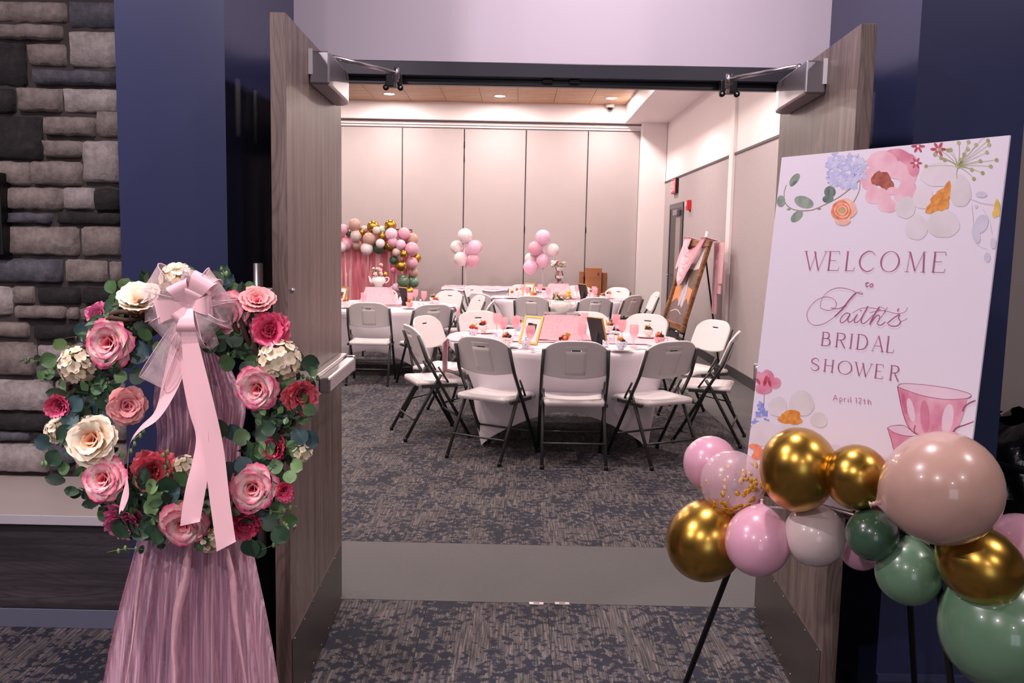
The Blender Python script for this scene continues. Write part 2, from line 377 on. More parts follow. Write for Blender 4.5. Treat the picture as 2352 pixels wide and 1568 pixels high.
xl = aY(-60, 500, SY).x
while z < 3.2:
    h = rs.uniform(.06, .14); x = xl
    while x < -1.4:
        ww = rs.uniform(.1, .3); x1 = min(x+ww, -1.363)
        if x1-x > .03: add_stone(x, z, x1-.012, z+h, rs.choice('bblgd'))
        x += ww
    z += h+.015
z = .47
while z < 3.2:                                                 # and to the left, out of frame
    h = rs.uniform(.06, .14); x = -3.6
    while x < xl-.03:
        ww = rs.uniform(.12, .32); x1 = min(x+ww, xl-.012)
        if x1-x > .04: add_stone(x, z, x1-.012, z+h, rs.choice('bblgd'))
        x += ww
    z += h+.015

# hearth bench below the stones
hb = empty('hearth_bench', (-2.6, -.02, 0), 0, 'long low bench below the stone wall with pale top and dark wood front', 'bench')
def rel(mb): return mb
def hbx(name, x0, x1, y0, y1, z0, z1, m, lab=None, bev=.002):
    o = link(name, MB().box(x0+2.6, x1+2.6, y0+.02, y1+.02, z0, z1), hb, m, bev=bev)
    if lab: o['label'] = lab
hbx('front_panel', -5, -1.36, -.27, .24, .075, .41, M_panel, 'dark wood laminate front')
hbx('bench_top', -5, -1.36, -.283, .262, .41, .447, plain('pale_stone_top', (196, 182, 176), .3, var=.05, vs=6), 'smooth pale bench top')
hbx('metal_edge', -5, -1.36, -.29, -.283, .412, .449, plain('satin_aluminium', (206, 200, 206), .45, .25), 'bright metal edge strip')
hbx('metal_base', -5, -1.36, -.276, -.27, 0, .075, plain('blue_grey_metal', (118, 120, 140), .4, .3), 'metal base strip')
# dark framed panel at the left edge of the picture
pf = empty('wall_screen', (-2.75, .2, 1.5), 0, 'dark framed screen on the stone wall at the left edge', 'screen')
q = aY(10, 585, .19)
link('screen_frame', MB().box(-.5, q.x+2.75, -.02, .06, q.z-1.5, q.z-1.5+.34), pf, M_black, bev=.004)
link('screen_glass', MB().box(-.48, q.x+2.75-.014, -.024, -.02, q.z-1.5+.015, q.z-1.5+.325), pf, plain('screen_teal', (60, 80, 96), .15))
# ================================================================== DOORS
M_kick = plain('bronze_kick_plate', (84, 76, 70), .35, .6, var=.1, vs=14)
def build_door(name, hinge, ang, s, lab):
    # s=-1 left door (outside is -X), s=+1 right door
    d = V((s*sin(ang), -cos(ang), 0)); n = V((s*cos(ang), sin(ang), 0))       # along the leaf, outward
    root = tag(empty(name, hinge), lab, None, None, 'structure')
    M4 = frame_mat(V((0, 0, 0)), d, n, V((0, 0, 1)))
    def bx(u0, u1, t0, t1, z0, z1): return MB().box(u0, u1, t0, t1, z0, z1, M4)
    def P(u, t, z): return d*u+n*t+V((0, 0, z))
    link('leaf', bx(0, .914, 0, .045, .012, 2.143), root, M_door, bev=.0015)
    k = link('kick_plate', bx(.012, .90, -.0022, -.0002, .02, .274), root, M_kick); k['label'] = 'dull bronze metal kick plate'
    sm = MB().lathe([(0, 0), (.004, 0), (.0035, .0016), (0, .002)], 8, rot_to(-n)).mesh('screw'); sm.materials.append(M_steel)
    for i in range(7):
        for z in (.262, .04):
            link('screw', sm, root, loc=P(.03+i*.14, -.0022, z))
    # closer
    body = MB(); pr = []
    for (u, tt) in ((.60, 0), (.60, -.066), (.24, -.066), (.17, -.058), (.14, -.035), (.135, 0)): pr.append(P(u, tt, 2.0))
    body.prism(pr if s < 0 else pr[::-1], (0, 0, .105)); c = link('door_closer', body, root, M_alum, bev=.006); c['label'] = 'grey metal door closer cover'
    link('cover_clip', bx(.601, .605, -.012, .004, 2.03, 2.11), c, plain('clear_plastic_clip', (205, 200, 205), .2))
    ps = P(.40, -.035, 2.106)
    piv = link('pivot', MB().tube([ps, ps+V((0, 0, .022))], .014, 12), c, M_steel)
    S = lambda x, y, z: V((s*-x if False else (x if s < 0 else -x), y, z))-V(hinge)
    elbow = S(-.625, -.105, 2.132)
    link('arm', MB().tube([ps+V((0, 0, .02)), elbow], .0075, 8), root, M_steel)
    link('elbow_knob', MB().tube([elbow+V((0, 0, -.02)), elbow+V((0, 0, .018))], .013, 12), root, M_steel)
    link('forearm', MB().tube([elbow+V((0, 0, -.012)), S(-.636, -.03, 2.096)], .010, 8, flat=.5), root, M_steel)
    sh = link('arm_shoe', MB().box(-.032, .032, -.02, .025, 2.094, 2.142, Matrix.Translation(S(-.645, -.01, 0))), root, M_black, bev=.004)
    for q in (-.028, .028): link('bolt', MB().tube([S(-.645+q, -.045, 2.088), S(-.645+q, -.028, 2.088)], .011, 12), sh, M_bronze)
    for q in (-.028, .028): link('bolt_cap', MB().tube([S(-.645+q, -.05, 2.088), S(-.645+q, -.046, 2.088)], .006, 12), sh, M_steel)
    # panic bar
    bar = link('panic_bar', bx(.06, .86, -.032, -.0005, .985, 1.06), root, M_steel, bev=.004); bar['label'] = 'brushed steel panic bar'
    link('push_pad', bx(.10, .62, -.07, -.032, .995, 1.05), bar, M_steel, bev=.008)
    link('end_cap', bx(.07, .10, -.068, -.032, .99, 1.055), bar, M_alum, bev=.006)
    link('latch_case', bx(.76, .90, -.060, -.0005, .96, 1.085), bar, M_alum, bev=.006)
    # pull handle outside
    h = link('pull_handle', MB().tube([P(.862, .10, .54), P(.862, .10, 1.43)], .0145, 14), root, M_steel); h['label'] = 'long vertical steel pull handle'
    for z in (.62, .98, 1.35):
        link('handle_post', MB().tube([P(.862, .046, z), P(.862, .10, z)], .009, 10), h, M_steel)
        link('bolt', MB().lathe([(0, .008), (.006, .007), (.009, 0), (.009, -.001)], 10, Matrix.Translation(P(.862, -.0005, z)) @ rot_to(-n)), root, M_steel)
    for z in (.25, 1.06, 1.88): link('hinge', MB().tube([P(.004, .049, z-.055), P(.004, .049, z+.055)], .0075, 10), root, M_bronze)
build_door('door_1', (-.8525, -.004, 0), R(-1.56), -1, 'left leaf of the grey oak double door, open, with closer and steel panic bar')
build_door('door_2', (.8525, -.004, 0), R(-2.85), 1, 'right leaf of the grey oak double door, open, behind the welcome sign')
fm = MB().box(-.03, .03, -.012, .012, 0, .003).mesh('strike')
for px_, lab in ((1232, 'small metal floor strike plate on the left of the pair'), (1291, 'small metal floor strike plate on the right of the pair')):
    p = aZ(px_, 1386, 0); o = empty('floor_strike', p, 0, lab, 'strike plate', 'floor strike plates at the threshold')
    link('plate', fm, o, M_steel, bev=.0008); link('slot', MB().box(-.013, .013, -.004, .004, .003, .0036), o, M_black)
# header door contacts
for px_ in (1258, 1320):
    p = aY(px_, 180, .03)
    link('door_contact', MB().box(-.02, .02, -.01, .01, -.012, 0), bpy.data.objects['door_frame'], M_black, loc=(p.x, .03, 2.142), bev=.002)
# ================================================================== HALL FIXTURES
M_red = plain('red_plastic', (200, 30, 36), .35)
# side door
sd = struct('door_3', MB().box(XR-.02, XR+.0, 10.16, 10.24, 0, 2.18).box(XR-.02, XR, 11.28, 11.36, 0, 2.18).box(XR-.02, XR, 10.24, 11.28, 2.10, 2.18), M_frame, 'dark framed side door beside the framed picture')
link('leaf', MB().box(XR-.012, XR-.001, 10.24, 11.28, .01, 2.10), sd, M_bronze)
link('glass_strip', MB().box(XR-.014, XR-.012, 10.35, 10.75, .9, 1.95), sd, plain('door_glass_brown', (120, 104, 98), .2))
link('door_closer', MB().box(XR-.07, XR-.012, 10.4, 10.75, 1.98, 2.07), sd, M_alum, bev=.006)
link('handle', MB().tube([(XR-.05, 11.1, 1.02), (XR-.05, 11.22, 1.02)], .012, 8), sd, M_steel)
# exit sign
ex = empty('exit_sign', (XR, 10.9, 2.34), 0, 'red lit exit sign above the dark side door', 'exit sign')
link('sign_box', MB().box(-.05, 0, -.19, .19, 0, .24), ex, M_black, bev=.006)
t = NT('exit_red'); t.set(Base_Color=srgb(200, 30, 40), Emission_Color=srgb(230, 30, 50), Emission_Strength=.9); M_exit = t.m
link('lit_face', MB().box(-.053, -.05, -.18, .18, .012, .228), ex, M_exit)
t = NT('exit_letters'); t.set(Base_Color=srgb(255, 210, 205), Emission_Color=srgb(255, 190, 190), Emission_Strength=1.0); M_exl = t.m
def seg(mb, pts, wd, x):                                       # block letter stroke lying on the sign face
    for (a, b), (c, d) in zip(pts, pts[1:]):
        L = sqrt((c-a)**2+(d-b)**2); ny, nz = -(d-b)/L*wd/2, (c-a)/L*wd/2; ey, ez = (c-a)/L*wd/2, (d-b)/L*wd/2
        mb.add([(x, a-ey+ny, b-ez+nz), (x, a-ey-ny, b-ez-nz), (x, c+ey-ny, d+ez-nz), (x, c+ey+ny, d+ez+nz)], [(0, 1, 2, 3)])
mb = MB(); zz0, zz1 = .05, .19; zm = .12
def L_(y0, strokes):                                           # reading from the hall: text runs towards -Y
    for st in strokes: seg(mb, [(y0-a*.06, zz0+(zz1-zz0)*b) for a, b in st], .014, -.0545)
L_(.155, [[(1, 0), (0, 0), (0, 1), (1, 1)], [(0, .5), (.8, .5)]]); L_(.07, [[(0, 0), (1, 1)], [(0, 1), (1, 0)]]); L_(-.02, [[(0, 0), (0, 1)]]); L_(-.06, [[(0, 1), (1.2, 1)], [(.6, 1), (.6, 0)]])
link('letters', mb, ex, M_exl)
fa = empty('fire_alarm', (XR, 9.66, 2.10), 0, 'small red fire alarm strobe on the right wall', 'fire alarm')
link('alarm_body', MB().box(-.06, 0, -.06, .06, -.07, .08), fa, M_red, bev=.01); link('strobe_lens', MB().box(-.085, -.06, -.04, .04, -.02, .05), fa, plain('strobe', (230, 200, 200), .1), bev=.01)
link('alarm_tail', MB().lathe([(0, -.10), (.018, -.09), (.02, -.07), (0, -.07)], 10), fa, M_red)
# security camera
p = aZ(1395, 246, 3.88); cm = empty('security_camera', (1.38, 12.0, TZ), 0, 'white dome security camera hanging below the wood ceiling', 'camera')
link('mount', MB().lathe([(0, 0), (.075, 0), (.075, -.05), (.06, -.06), (0, -.06)], 20), cm, M_white); link('dome', MB().sphere((0, 0, -.06), .052, 14, 8), cm, plain('smoked_dome', (20, 20, 24), .08))
so = empty('wall_outlet', (XR-.001, 8.55, .42), 0, 'small dark outlet low on the right wall by the easel', 'outlet')
link('cover', MB().box(-.004, 0, -.035, .035, -.06, .06), so, M_wallcov, bev=.001)
for z in (-.03, .03): link('socket', MB().box(-.006, -.004, -.012, .012, z-.014, z+.014), so, M_black)

# ================================================================== FOLDING CHAIRS
M_chair = plain('white_molded_plastic', (226, 220, 222), .42, var=.015)
M_chair_t = plain('grey_chair_tube', (70, 72, 72), .35, .6)
def chair_meshes():
    out = []
    W2 = .222
    def backfn(u, v):                                          # u across, v from bottom to top
        x = (u-.5)*2; rx = abs(x)
        zt = .862-.055*rx**4-.004*rx**2; zb = .592+.030*rx**2
        z = zb+(zt-zb)*v; w = W2*(1.0 if v < .6 else 1-.06*((v-.6)/.4)**3)
        y = -.185+(.862-z)*.40-.030*(1-rx**2)+.0
        return (x*w, y, z)
    NU, NV = 24, 30
    mb = MB(); mb.grid(backfn, NU, NV)
    holes = [22*NU+i for i in (10, 11, 12, 13)]
    keep = [k for k in range(len(mb.f)) if k not in holes]
    nf = MB(); nf.v = mb.v; nf.f = [mb.f[k] for k in keep]; nf.sm = [True]*len(keep)
    out.append(('backrest', nf.mesh('backrest'), M_chair, .014))
    rb = MB()                                                   # raised centre panel with the hand slot left open
    for (u0, u1, v0, v1) in ((.34, .66, .10, 22/30), (.34, .66, 23/30, .86), (.34, 10/24, 22/30, 23/30), (14/24, .66, 22/30, 23/30)):
        rb.grid(lambda u, v: tuple(V(backfn(u0+(u1-u0)*u, v0+(v1-v0)*v))+V((0, -.0055, 0))), 5, 6)
    out.append(('back_panel', rb.mesh('back_panel'), M_chair, .003))
    c0 = V(backfn(.5, 22.5/30)); out.append(('slot_shade', MB().box(-.030, .030, c0.y-.0045, c0.y+.006, c0.z-.006, c0.z+.006).mesh('slot_shade'), M_black, 0))  # black block filling the hand slot, stands in for the shade inside it
    def seatfn(u, v):
        x = (u-.5)*2; y = -.165+.40*v; w = .205-.012*(1-v)-.05*max(0, v-.8)**2*20*.3
        dip = .018*(1-x*x)*math.sin(pi*min(1, v*1.05))
        z = .448-dip-.018*max(0, v-.85)/.15
        return (x*w, y, z)
    sb = MB().grid(seatfn, 14, 12)
    sb.grid(lambda u, v: (seatfn(u, 0)[0], -.165-.004, .448-.034*v), 14, 1)         # rear lip
    for s in (0, 1): sb.grid(lambda u, v: (seatfn(s, u)[0]+(.003 if s else -.003), seatfn(s, u)[1], seatfn(s, u)[2]-.032*v), 12, 1)
    sb.grid(lambda u, v: (seatfn(u, 1)[0], seatfn(u, 1)[1]+.003, seatfn(u, 1)[2]-.03*v), 14, 1)
    out.append(('seat', sb.mesh('seat'), M_chair, .012))
    for s in (-1, 1):
        x = s*.225
        pts = [(x*.97, -.178, .80), (x, -.115, .62), (x, .24, .008)]
        out.append(('leg', MB().tube(pts, .0125, 8).mesh('leg'), M_chair_t, 0))
        xi = s*.209
        out.append(('leg', MB().tube([(xi, .005, .50), (xi, -.045, .42), (xi*1.03, -.275, .008)], .0125, 8).mesh('leg'), M_chair_t, 0))
        out.append(('seat_rail', MB().box(x-.008-s*.004, x+.008-s*.004, -.15, .13, .405, .428).mesh('seat_rail'), M_chair_t, 0))
        out.append(('hinge_link', MB().tube([(x*.965, -.02, .56), (x*.965, .06, .44)], .008, 6).mesh('hinge_link'), M_chair_t, 0))
        for (yy) in (.237, -.272): out.append(('foot_cap', MB().tube([(x if yy > 0 else xi*1.03, yy-.004 if yy > 0 else yy, .0), (x if yy > 0 else xi*1.03, yy, .03)], .0145, 8).mesh('foot_cap'), M_black, 0))
    out.append(('stretcher', MB().tube([(-.213, -.208, .165), (.213, -.208, .165)], .0075, 8).mesh('stretcher'), M_chair_t, 0))
    out.append(('stretcher', MB().tube([(-.225, .145, .172), (.225, .145, .172)], .0075, 8).mesh('stretcher'), M_chair_t, 0))
    return out
CM = chair_meshes()
def chair0():
    r = empty('folding_chair')
    for n, me, m, so_ in CM:
        o = link(n, me, r, m)
        if so_: md = o.modifiers.new('s', 'SOLIDIFY'); md.thickness = so_; md.offset = 1 if n == 'back_panel' else 0
        if n == 'back_panel': o.parent = r
    return r
proto = chair0(); used = []
def chair(x, y, tx, ty, lab, grp, aim=None):
    c = proto if not used else dup(proto); used.append(1)
    c.location = (x, y, 0); a = aim if aim is not None else atan2(ty-y, tx-x)-pi/2
    c.rotation_euler = (0, 0, a); tag(c, lab, 'chair', grp); return c
T1 = (.22, 3.50); T2 = (-1.78, 6.85); T3 = (.42, 8.70)
G1, G2, G3 = 'chairs around the near round table', 'chairs around the left round table', 'chairs around the far round table'
def rf(x, y, t, back=.27):                                     # chair from its rear-feet midpoint and the table it faces
    d = (V((t[0], t[1], 0))-V((x, y, 0))).normalized(); return (x+d.x*back, y+d.y*back)
c = rf(.258, 2.27, T1); chair(c[0], c[1], *T1, 'white folding chair in the front centre of the near table, back squarely to the doorway', G1, aim=R(.5))
c = rf(-.44, 2.424, T1); chair(c[0], c[1], *T1, 'white folding chair front left of the near table, back to the doorway', G1, aim=R(-30))
c = rf(.99, 2.42, T1); chair(c[0], c[1], *T1, 'white folding chair front right of the near table, back to the doorway', G1, aim=R(29))
chair(1.36, 3.30, *T1, 'white folding chair at the right of the near table, seen half from behind', G1, aim=R(72))
chair(1.44, 4.15, *T1, 'white folding chair right rear of the near table, closest to the framed picture', G1)
chair(.98, 4.62, *T1, 'white folding chair behind the near table, right of the black-backed photo frame', G1)
chair(.48, 4.72, *T1, 'white folding chair behind the near table, hidden by the teapot riser', G1)
chair(-.42, 4.58, *T1, 'white folding chair behind the near table, left of the gold photo frame', G1)
chair(-.78, 3.98, *T1, 'white folding chair left rear of the near table, its front turned to the camera', G1)
chair(-.80, 3.30, *T1, 'white folding chair at the left of the near table, seen from its side', G1, aim=R(-68))
c = rf(-1.665, 5.49, T2); chair(c[0], c[1], *T2, 'white folding chair in front of the left table, back squarely to the doorway', G2, aim=R(0))
c = rf(-1.0, 5.50, T2, .20); chair(c[0], c[1], *T2, 'white folding chair front right of the left table, turned away', G2)
chair(-.62, 6.28, *T2, 'white folding chair right of the left table, a thin sliver seen edge on', G2, aim=R(88))
chair(-.78, 7.10, *T2, 'white folding chair right of the left table, its broad white front showing', G2, aim=R(112))
chair(-1.13, 7.85, *T2, 'white folding chair right rear of the left table, under the balloon arch end', G2)
chair(-1.95, 8.1, *T2, 'white folding chair behind the left table near its photo frame', G2)
chair(-2.72, 6.1, *T2, 'white folding chair left of the left table beyond the open door', G2)
chair(-.50, 7.76, *T3, 'white folding chair front left of the far table, turned away', G3)
chair(.07, 7.42, *T3, 'white folding chair front centre of the far table, left of the teapot', G3)
chair(.76, 7.42, *T3, 'white folding chair front centre of the far table, right of the teapot', G3)
chair(1.22, 7.98, *T3, 'white folding chair front right of the far table', G3)
chair(1.60, 8.75, *T3, 'white folding chair at the right end of the far table, seen edge on', G3)
chair(1.26, 9.68, *T3, 'white folding chair right rear of the far table, in front of the cardboard boxes', G3)
chair(.74, 9.95, *T3, 'white folding chair behind the far table, right of the silver vase', G3)
chair(-.02, 9.9, *T3, 'white folding chair behind the far table, left of its small photo frame', G3)
chair(-.66, 9.35, *T3, 'white folding chair left rear of the far table, near the pink draped long table', G3)
chair(-.80, 8.42, *T3, 'white folding chair at the left end of the far table, seen edge on', G3)

# ================================================================== ROUND TABLES AND CLOTHS
M_cloth = plain('white_stretch_cloth', (226, 218, 226), .75, var=.015)
t = NT('pink_gauze'); co = t.coord('Object'); f = t.noise(co, 40, 4)
t.set(Base_Color=t.mix(f, srgb(236, 176, 190), srgb(247, 202, 211)), Roughness=.8, Alpha=t.ramp(t.noise(t.coord('Object', (60, 60, 60)), 1, 3), [(.3, .82), (.7, 1)])); M_gauze = t.m
M_board = plain('table_plastic', (205, 202, 200), .5)
TR_, TH = .914, .745
def table(t, lab, lab2, grp):
    r = empty('round_table', (t[0], t[1], 0), 0, lab, 'table', 'round banquet tables')
    link('tabletop', MB().lathe([(0, TH-.048), (TR_-.012, TH-.048), (TR_-.008, TH-.012), (0, TH-.012)], 40), r, M_board)
    for a in (45, 135, 225, 315):
        c_, s_ = cos(R(a)), sin(R(a))
        link('leg', MB().tube([(c_*.5, s_*.5, TH-.048), (c_*.80, s_*.80, .01)], .016, 8), r, M_chair_t)
    N = 96
    def cf(u, v):
        a = 2*pi*u+R(45); k = abs(sin(2*(a-R(45))))             # 0 at the feet, 1 between
        hem = .012+.27*k**.75; rad_h = .87-.21*k
        if v < .4: q = v/.4; return (TR_*q*cos(a), TR_*q*sin(a), TH-.004*(q > .98))
        if v < .5: return (TR_*1.004*cos(a), TR_*1.004*sin(a), TH-.006-.05*(v-.4)/.1)
        q = (v-.5)/.5; rr = TR_+(rad_h-TR_)*(q**.7 if k > .3 else q); return (rr*cos(a), rr*sin(a), TH-.056-(TH-.056-hem)*q)
    cl = link('tablecloth', MB().grid(cf, N, 30), None, M_cloth, loc=(t[0], t[1], 0)); tag(cl, lab2, 'tablecloth', 'white stretch tablecloths')
    return r
table(T1, 'round banquet table nearest the doorway under a white stretch cloth', 'white stretch cloth on the round table nearest the doorway, arched between its feet', 0)
table(T2, 'round banquet table on the left below the balloon arch', 'white stretch cloth on the left round table below the balloon arch', 0)
table(T3, 'round banquet table at the far right, before the cardboard boxes', 'white stretch cloth on the far round table by the silver vase', 0)
def runner(t, x0, x1, hw, lab, lh, rh, seed):
    rd = random.Random(seed); ph = [rd.random()*6 for _ in range(4)]
    xl, xr = t[0]-TR_-.012, t[0]+TR_+.012
    def fn(u, v):
        s = u*(lh+rh+(xr-xl))-lh                               # arc length along the runner
        w = hw*(1+.10*sin(7*u+ph[0]))*(v-.5)*2
        rip = .004*sin(w*60+ph[1]+3*sin(u*9))+.003*sin(w*110+u*14)
        if s < 0: return (-TR_-.018-.02*(-s)-abs(rip)*2, w*(1-.5*min(1, -s*2)), TH+s)
        if s > xr-xl: q = s-(xr-xl); return (TR_+.018+.02*q+abs(rip)*2, w*(1-.5*min(1, q*2)), TH-q)
        X = s-TR_-.012
        lim = sqrt(max(.0004, (TR_+.012)**2-X*X)); ww = max(-lim, min(lim, w))
        return (X, ww, TH+.006+abs(rip))
    o = link('table_runner', MB().grid(fn, 70, 22), None, M_gauze, loc=(t[0], t[1], 0)); tag(o, lab, 'table runner', 'pink gauze table runners')
runner(T1, 0, 0, .30, 'crinkled pink gauze runner across the near round table', .38, .10, 1)
runner(T2, 0, 0, .30, 'crinkled pink gauze runner across the left round table', .3, .34, 2)
runner(T3, 0, 0, .30, 'crinkled pink gauze runner across the far round table', .2, .2, 3)
# ================================================================== THINGS ON THE TABLES
M_pinkglass = plain('pink_glass', (250, 188, 198), .12, var=.03, Transmission_Weight=.2, IOR=1.2, Alpha=.42)
M_china = plain('white_china', (236, 228, 226), .2, var=.02, coat=.3)
M_goldf = plain('gold_frame', (198, 158, 86), .35, .5)
M_photo_white = plain('photo_mat_white', (232, 226, 230), .6)
M_blackcard = plain('black_easel_back', (40, 34, 38), .7)
M_biscuit = plain('biscuit', (206, 152, 88), .8, var=.15, vs=60)
M_strawb = plain('strawberry_red', (210, 52, 36), .35, var=.2, vs=60)
M_grape = plain('green_grape', (150, 150, 50), .3, var=.15)
M_berry = plain('dark_berry', (44, 34, 44), .35, var=.2)
M_orange = plain('melon_orange', (232, 138, 70), .45, var=.1)
M_leafs = plain('small_leaf_green', (84, 116, 52), .6, var=.2)
M_mirror = plain('mirror_tray', (200, 200, 206), .08, 1)
M_yellow = plain('yellow_bloom', (240, 196, 40), .6, var=.1)
M_peach = plain('peach_bloom', (240, 196, 176), .7, var=.06); M_pinkb = plain('pink_bloom', (240, 176, 188), .7, var=.06)
M_whiteb = plain('white_bloom', (236, 226, 222), .7, var=.05)
def china(name, rgb, spot, sc=60):
    t = NT(name); co = t.coord('Object'); v = t.n('ShaderNodeTexVoronoi', inp={'Vector': co, 'Scale': sc})
    f = t.ramp(v.outputs['Distance'], [(.22, 1), (.3, 0)])
    t.set(Base_Color=t.mix(f, srgb(*rgb), srgb(*spot)), Roughness=.2); return t.m
M_cup = [china('floral_china_white', (236, 224, 224), (214, 60, 80)), china('floral_china_pink', (238, 170, 178), (206, 60, 84)), china('floral_china_blue', (206, 214, 232), (214, 70, 88))]
M_favor = china('blue_white_print', (230, 230, 240), (96, 112, 196), 70)
# shared meshes
gob_m = MB().lathe([(0, 0), (.034, 0), (.034, .004), (.008, .010), (.0055, .02), (.0055, .055), (.009, .064), (.022, .076), (.031, .095), (.034, .12), (.034, .165), (.0325, .165), (.0325, .12), (.029, .097), (.018, .082), (0, .078)], 18, cap=False).mesh('goblet'); gob_m.materials.append(M_pinkglass)
cup_m = [MB().lathe([(0, 0), (.02, 0), (.021, .006), (.030, .018), (.040, .040), (.046, .062), (.0445, .062), (.038, .042), (.028, .022), (0, .012)], 20, cap=False).mesh('bowl') for m in M_cup]
for me, m in zip(cup_m, M_cup): me.materials.append(m)
hand_m = [MB().tube(crom([(.040, 0, .050), (.058, 0, .054), (.066, 0, .040), (.056, 0, .024), (.036, 0, .026)], 4), .003, 6).mesh('handle') for m in M_cup]
for me, m in zip(hand_m, M_cup): me.materials.append(m)
pl_m = MB().lathe([(0, .006), (.055, .006), (.095, .014), (.098, .018), (.095, .019), (.06, .010), (0, .009)], 28, cap=False).mesh('plate'); pl_m.materials.append(M_china)
def favor_mesh():
    mb = MB().lathe([(0, 0), (.026, 0), (.028, .004), (.028, .048), (.022, .054), (.022, .06), (0, .06)], 6, smooth=False)
    mb.lathe([(.008, .058), (.004, .066), (.016, .08), (.010, .084), (0, .072)], 8)
    return mb.mesh('favor')
fav_m = favor_mesh(); fav_m.materials.append(M_favor)
fork_m = MB().box(-.003, .003, -.09, .03, 0, .003).box(-.010, .010, .03, .045, 0, .003).box(-.010, -.007, .045, .085, 0, .003).box(-.0015, .0015, .045, .085, 0, .003).box(.007, .010, .045, .085, 0, .003).mesh('fork')
spoon_m = MB().box(-.003, .003, -.09, .04, 0, .003).sphere((0, .062, .002), .024, 10, 6, (.7, 1, .15)).mesh('spoon')
for me in (fork_m, spoon_m): me.materials.append(M_steel)
fr_m = []
frr = random.Random(5)
for k in range(3):
    mb = [MB(), MB(), MB()]
    for i in range(11):
        a = frr.random()*6.3; r = frr.uniform(0, .03); q = mb[i % 3 if i % 4 else k]
        q.sphere((r*cos(a), r*sin(a), .058+.02*frr.random()+(.035-r)*.4), frr.uniform(.010, .015), 8, 6, (1, 1, frr.uniform(.8, 1.2)))
    fr_m.append([x.mesh('fruit') for x in mb])
def fruit_mats(k): return [(M_strawb, M_grape, M_berry), (M_orange, M_berry, M_grape), (M_strawb, M_orange, M_berry)][k % 3]
FR = []
for k in range(3):
    for me, m in zip(fr_m[k], fruit_mats(k)): me.materials.append(m)
ZT = TH+.006
def goblet(p, lab, grp):
    o = link('goblet', gob_m, None, None, loc=(p[0], p[1], ZT)); return tag(o, lab, 'goblet', grp)
def cup(p, k, lab, tn, rz=0, plate=True, bis=False):
    z = ZT
    if plate:
        q = link('dessert_plate', pl_m, None, None, loc=(p[0], p[1], ZT)); tag(q, 'plate under '+lab, 'plate', 'china plates on the '+tn); z += .010
    c = empty('teacup', (p[0], p[1], z), rz, lab, 'teacup', 'teacups on the '+tn)
    link('bowl', cup_m[k], c); link('handle', hand_m[k], c)
    f = empty('fruit_serving', (p[0], p[1], z), rz*1.7, 'fruit in the '+lab, 'fruit', 'fruit servings on the '+tn); f['kind'] = 'stuff'
    for me in fr_m[(k+int(abs(p[0])*40)) % 3]: link('fruit', me, f)
    if bis:
        link('biscuit', MB().box(-.022, .022, -.003, .003, 0, .06), f, M_biscuit, loc=(.022, .012, .055), rot=(.3, .35, .3), bev=.002)
    else: link('wafer', MB().tube([(-.01, 0, .05), (.028, .008, .105)], .005, 8), f, M_biscuit)
def favor(p, lab, tn): tag(link('favor_jar', fav_m, None, None, loc=(p[0], p[1], ZT), rot=(0, 0, p[0]*9)), lab, 'favor jar', 'blue and white favor jars on the '+tn)
def piece(me, name, p, rz, lab, tn): tag(link(name, me, None, None, loc=(p[0], p[1], ZT), rot=(0, 0, rz)), lab, 'cutlery', 'cutlery on the '+tn)
def fl(p): return aZ(p[0], p[1], ZT)
N_ = 'near round table'
cups = [((1086, 776), 2, 'pale blue teacup at the left edge of the near table', 1, 0), ((1110, 766), 0, 'flowered teacup behind the leftmost one of the near table', 1, 0), ((1165, 797), 0, 'rose patterned teacup beside the front left chair of the near table', 1, 0),
        ((1292, 803), 1, 'teacup with a square biscuit behind the front centre chair', 1, 1), ((1426, 806), 2, 'pale blue rose teacup right of the front centre chair', 1, 0), ((1514, 795), 1, 'pink teacup at the right edge of the near table', 1, 0),
        ((1488, 776), 0, 'white rose teacup second from the right edge of the near table', 1, 0), ((1398, 766), 0, 'teacup with wafers behind the black-backed photo frame', 1, 0), ((1190, 758), 2, 'small teacup behind the pink goblets left of the gold photo frame', 0, 0)]
for i, (p, k, lab, pl, b) in enumerate(cups): cup(fl(p), k, lab, N_, i*1.3, pl, b)
gobs = [((1141, 764), 'pink goblet furthest left on the near table'), ((1156, 776), 'pink goblet second from the left on the near table'), ((1184, 772), 'wide pink goblet left of the gold photo frame on the near table'), ((1217, 800), 'pink goblet standing in front of the gold photo frame on the near table'),
        ((1336, 793), 'pink goblet in front of the gauze riser on the near table'), ((1341, 762), 'pink goblet behind the gauze riser beside the black-backed frame'), ((1414, 766), 'pink goblet right of the black-backed frame, at the back of the near table'), ((1428, 782), 'pink goblet in the middle of three at the right of the near table'), ((1455, 796), 'pink goblet furthest right on the near table')]
for p, lab in gobs: goblet(fl(p), lab, 'pink goblets on the '+N_)
for p, lab in (((1207, 799), 'blue and white favor jar by the goblet in front of the gold frame'), ((1139, 788), 'blue and white favor jar beside the leftmost goblets'), ((1391, 795), 'blue and white favor jar left of the pale blue rose teacup'), ((1404, 785), 'blue and white favor jar behind the pale blue rose teacup')): favor(fl(p), lab, N_)
piece(fork_m, 'fork', fl((1190, 803)), 1.0, 'silver fork beside the rose patterned teacup', N_); piece(spoon_m, 'spoon', fl((1215, 801)), 1.6, 'silver spoon in front of the gold photo frame', N_)
piece(fork_m, 'fork', fl((1470, 801)), 1.2, 'silver fork right of the pale blue rose teacup', N_); piece(spoon_m, 'spoon', fl((1484, 803)), 1.3, 'silver spoon between two teacups at the right of the near table', N_)
piece(spoon_m, 'spoon', fl((1240, 808)), .9, 'silver spoon beside the front centre chair, left', N_)

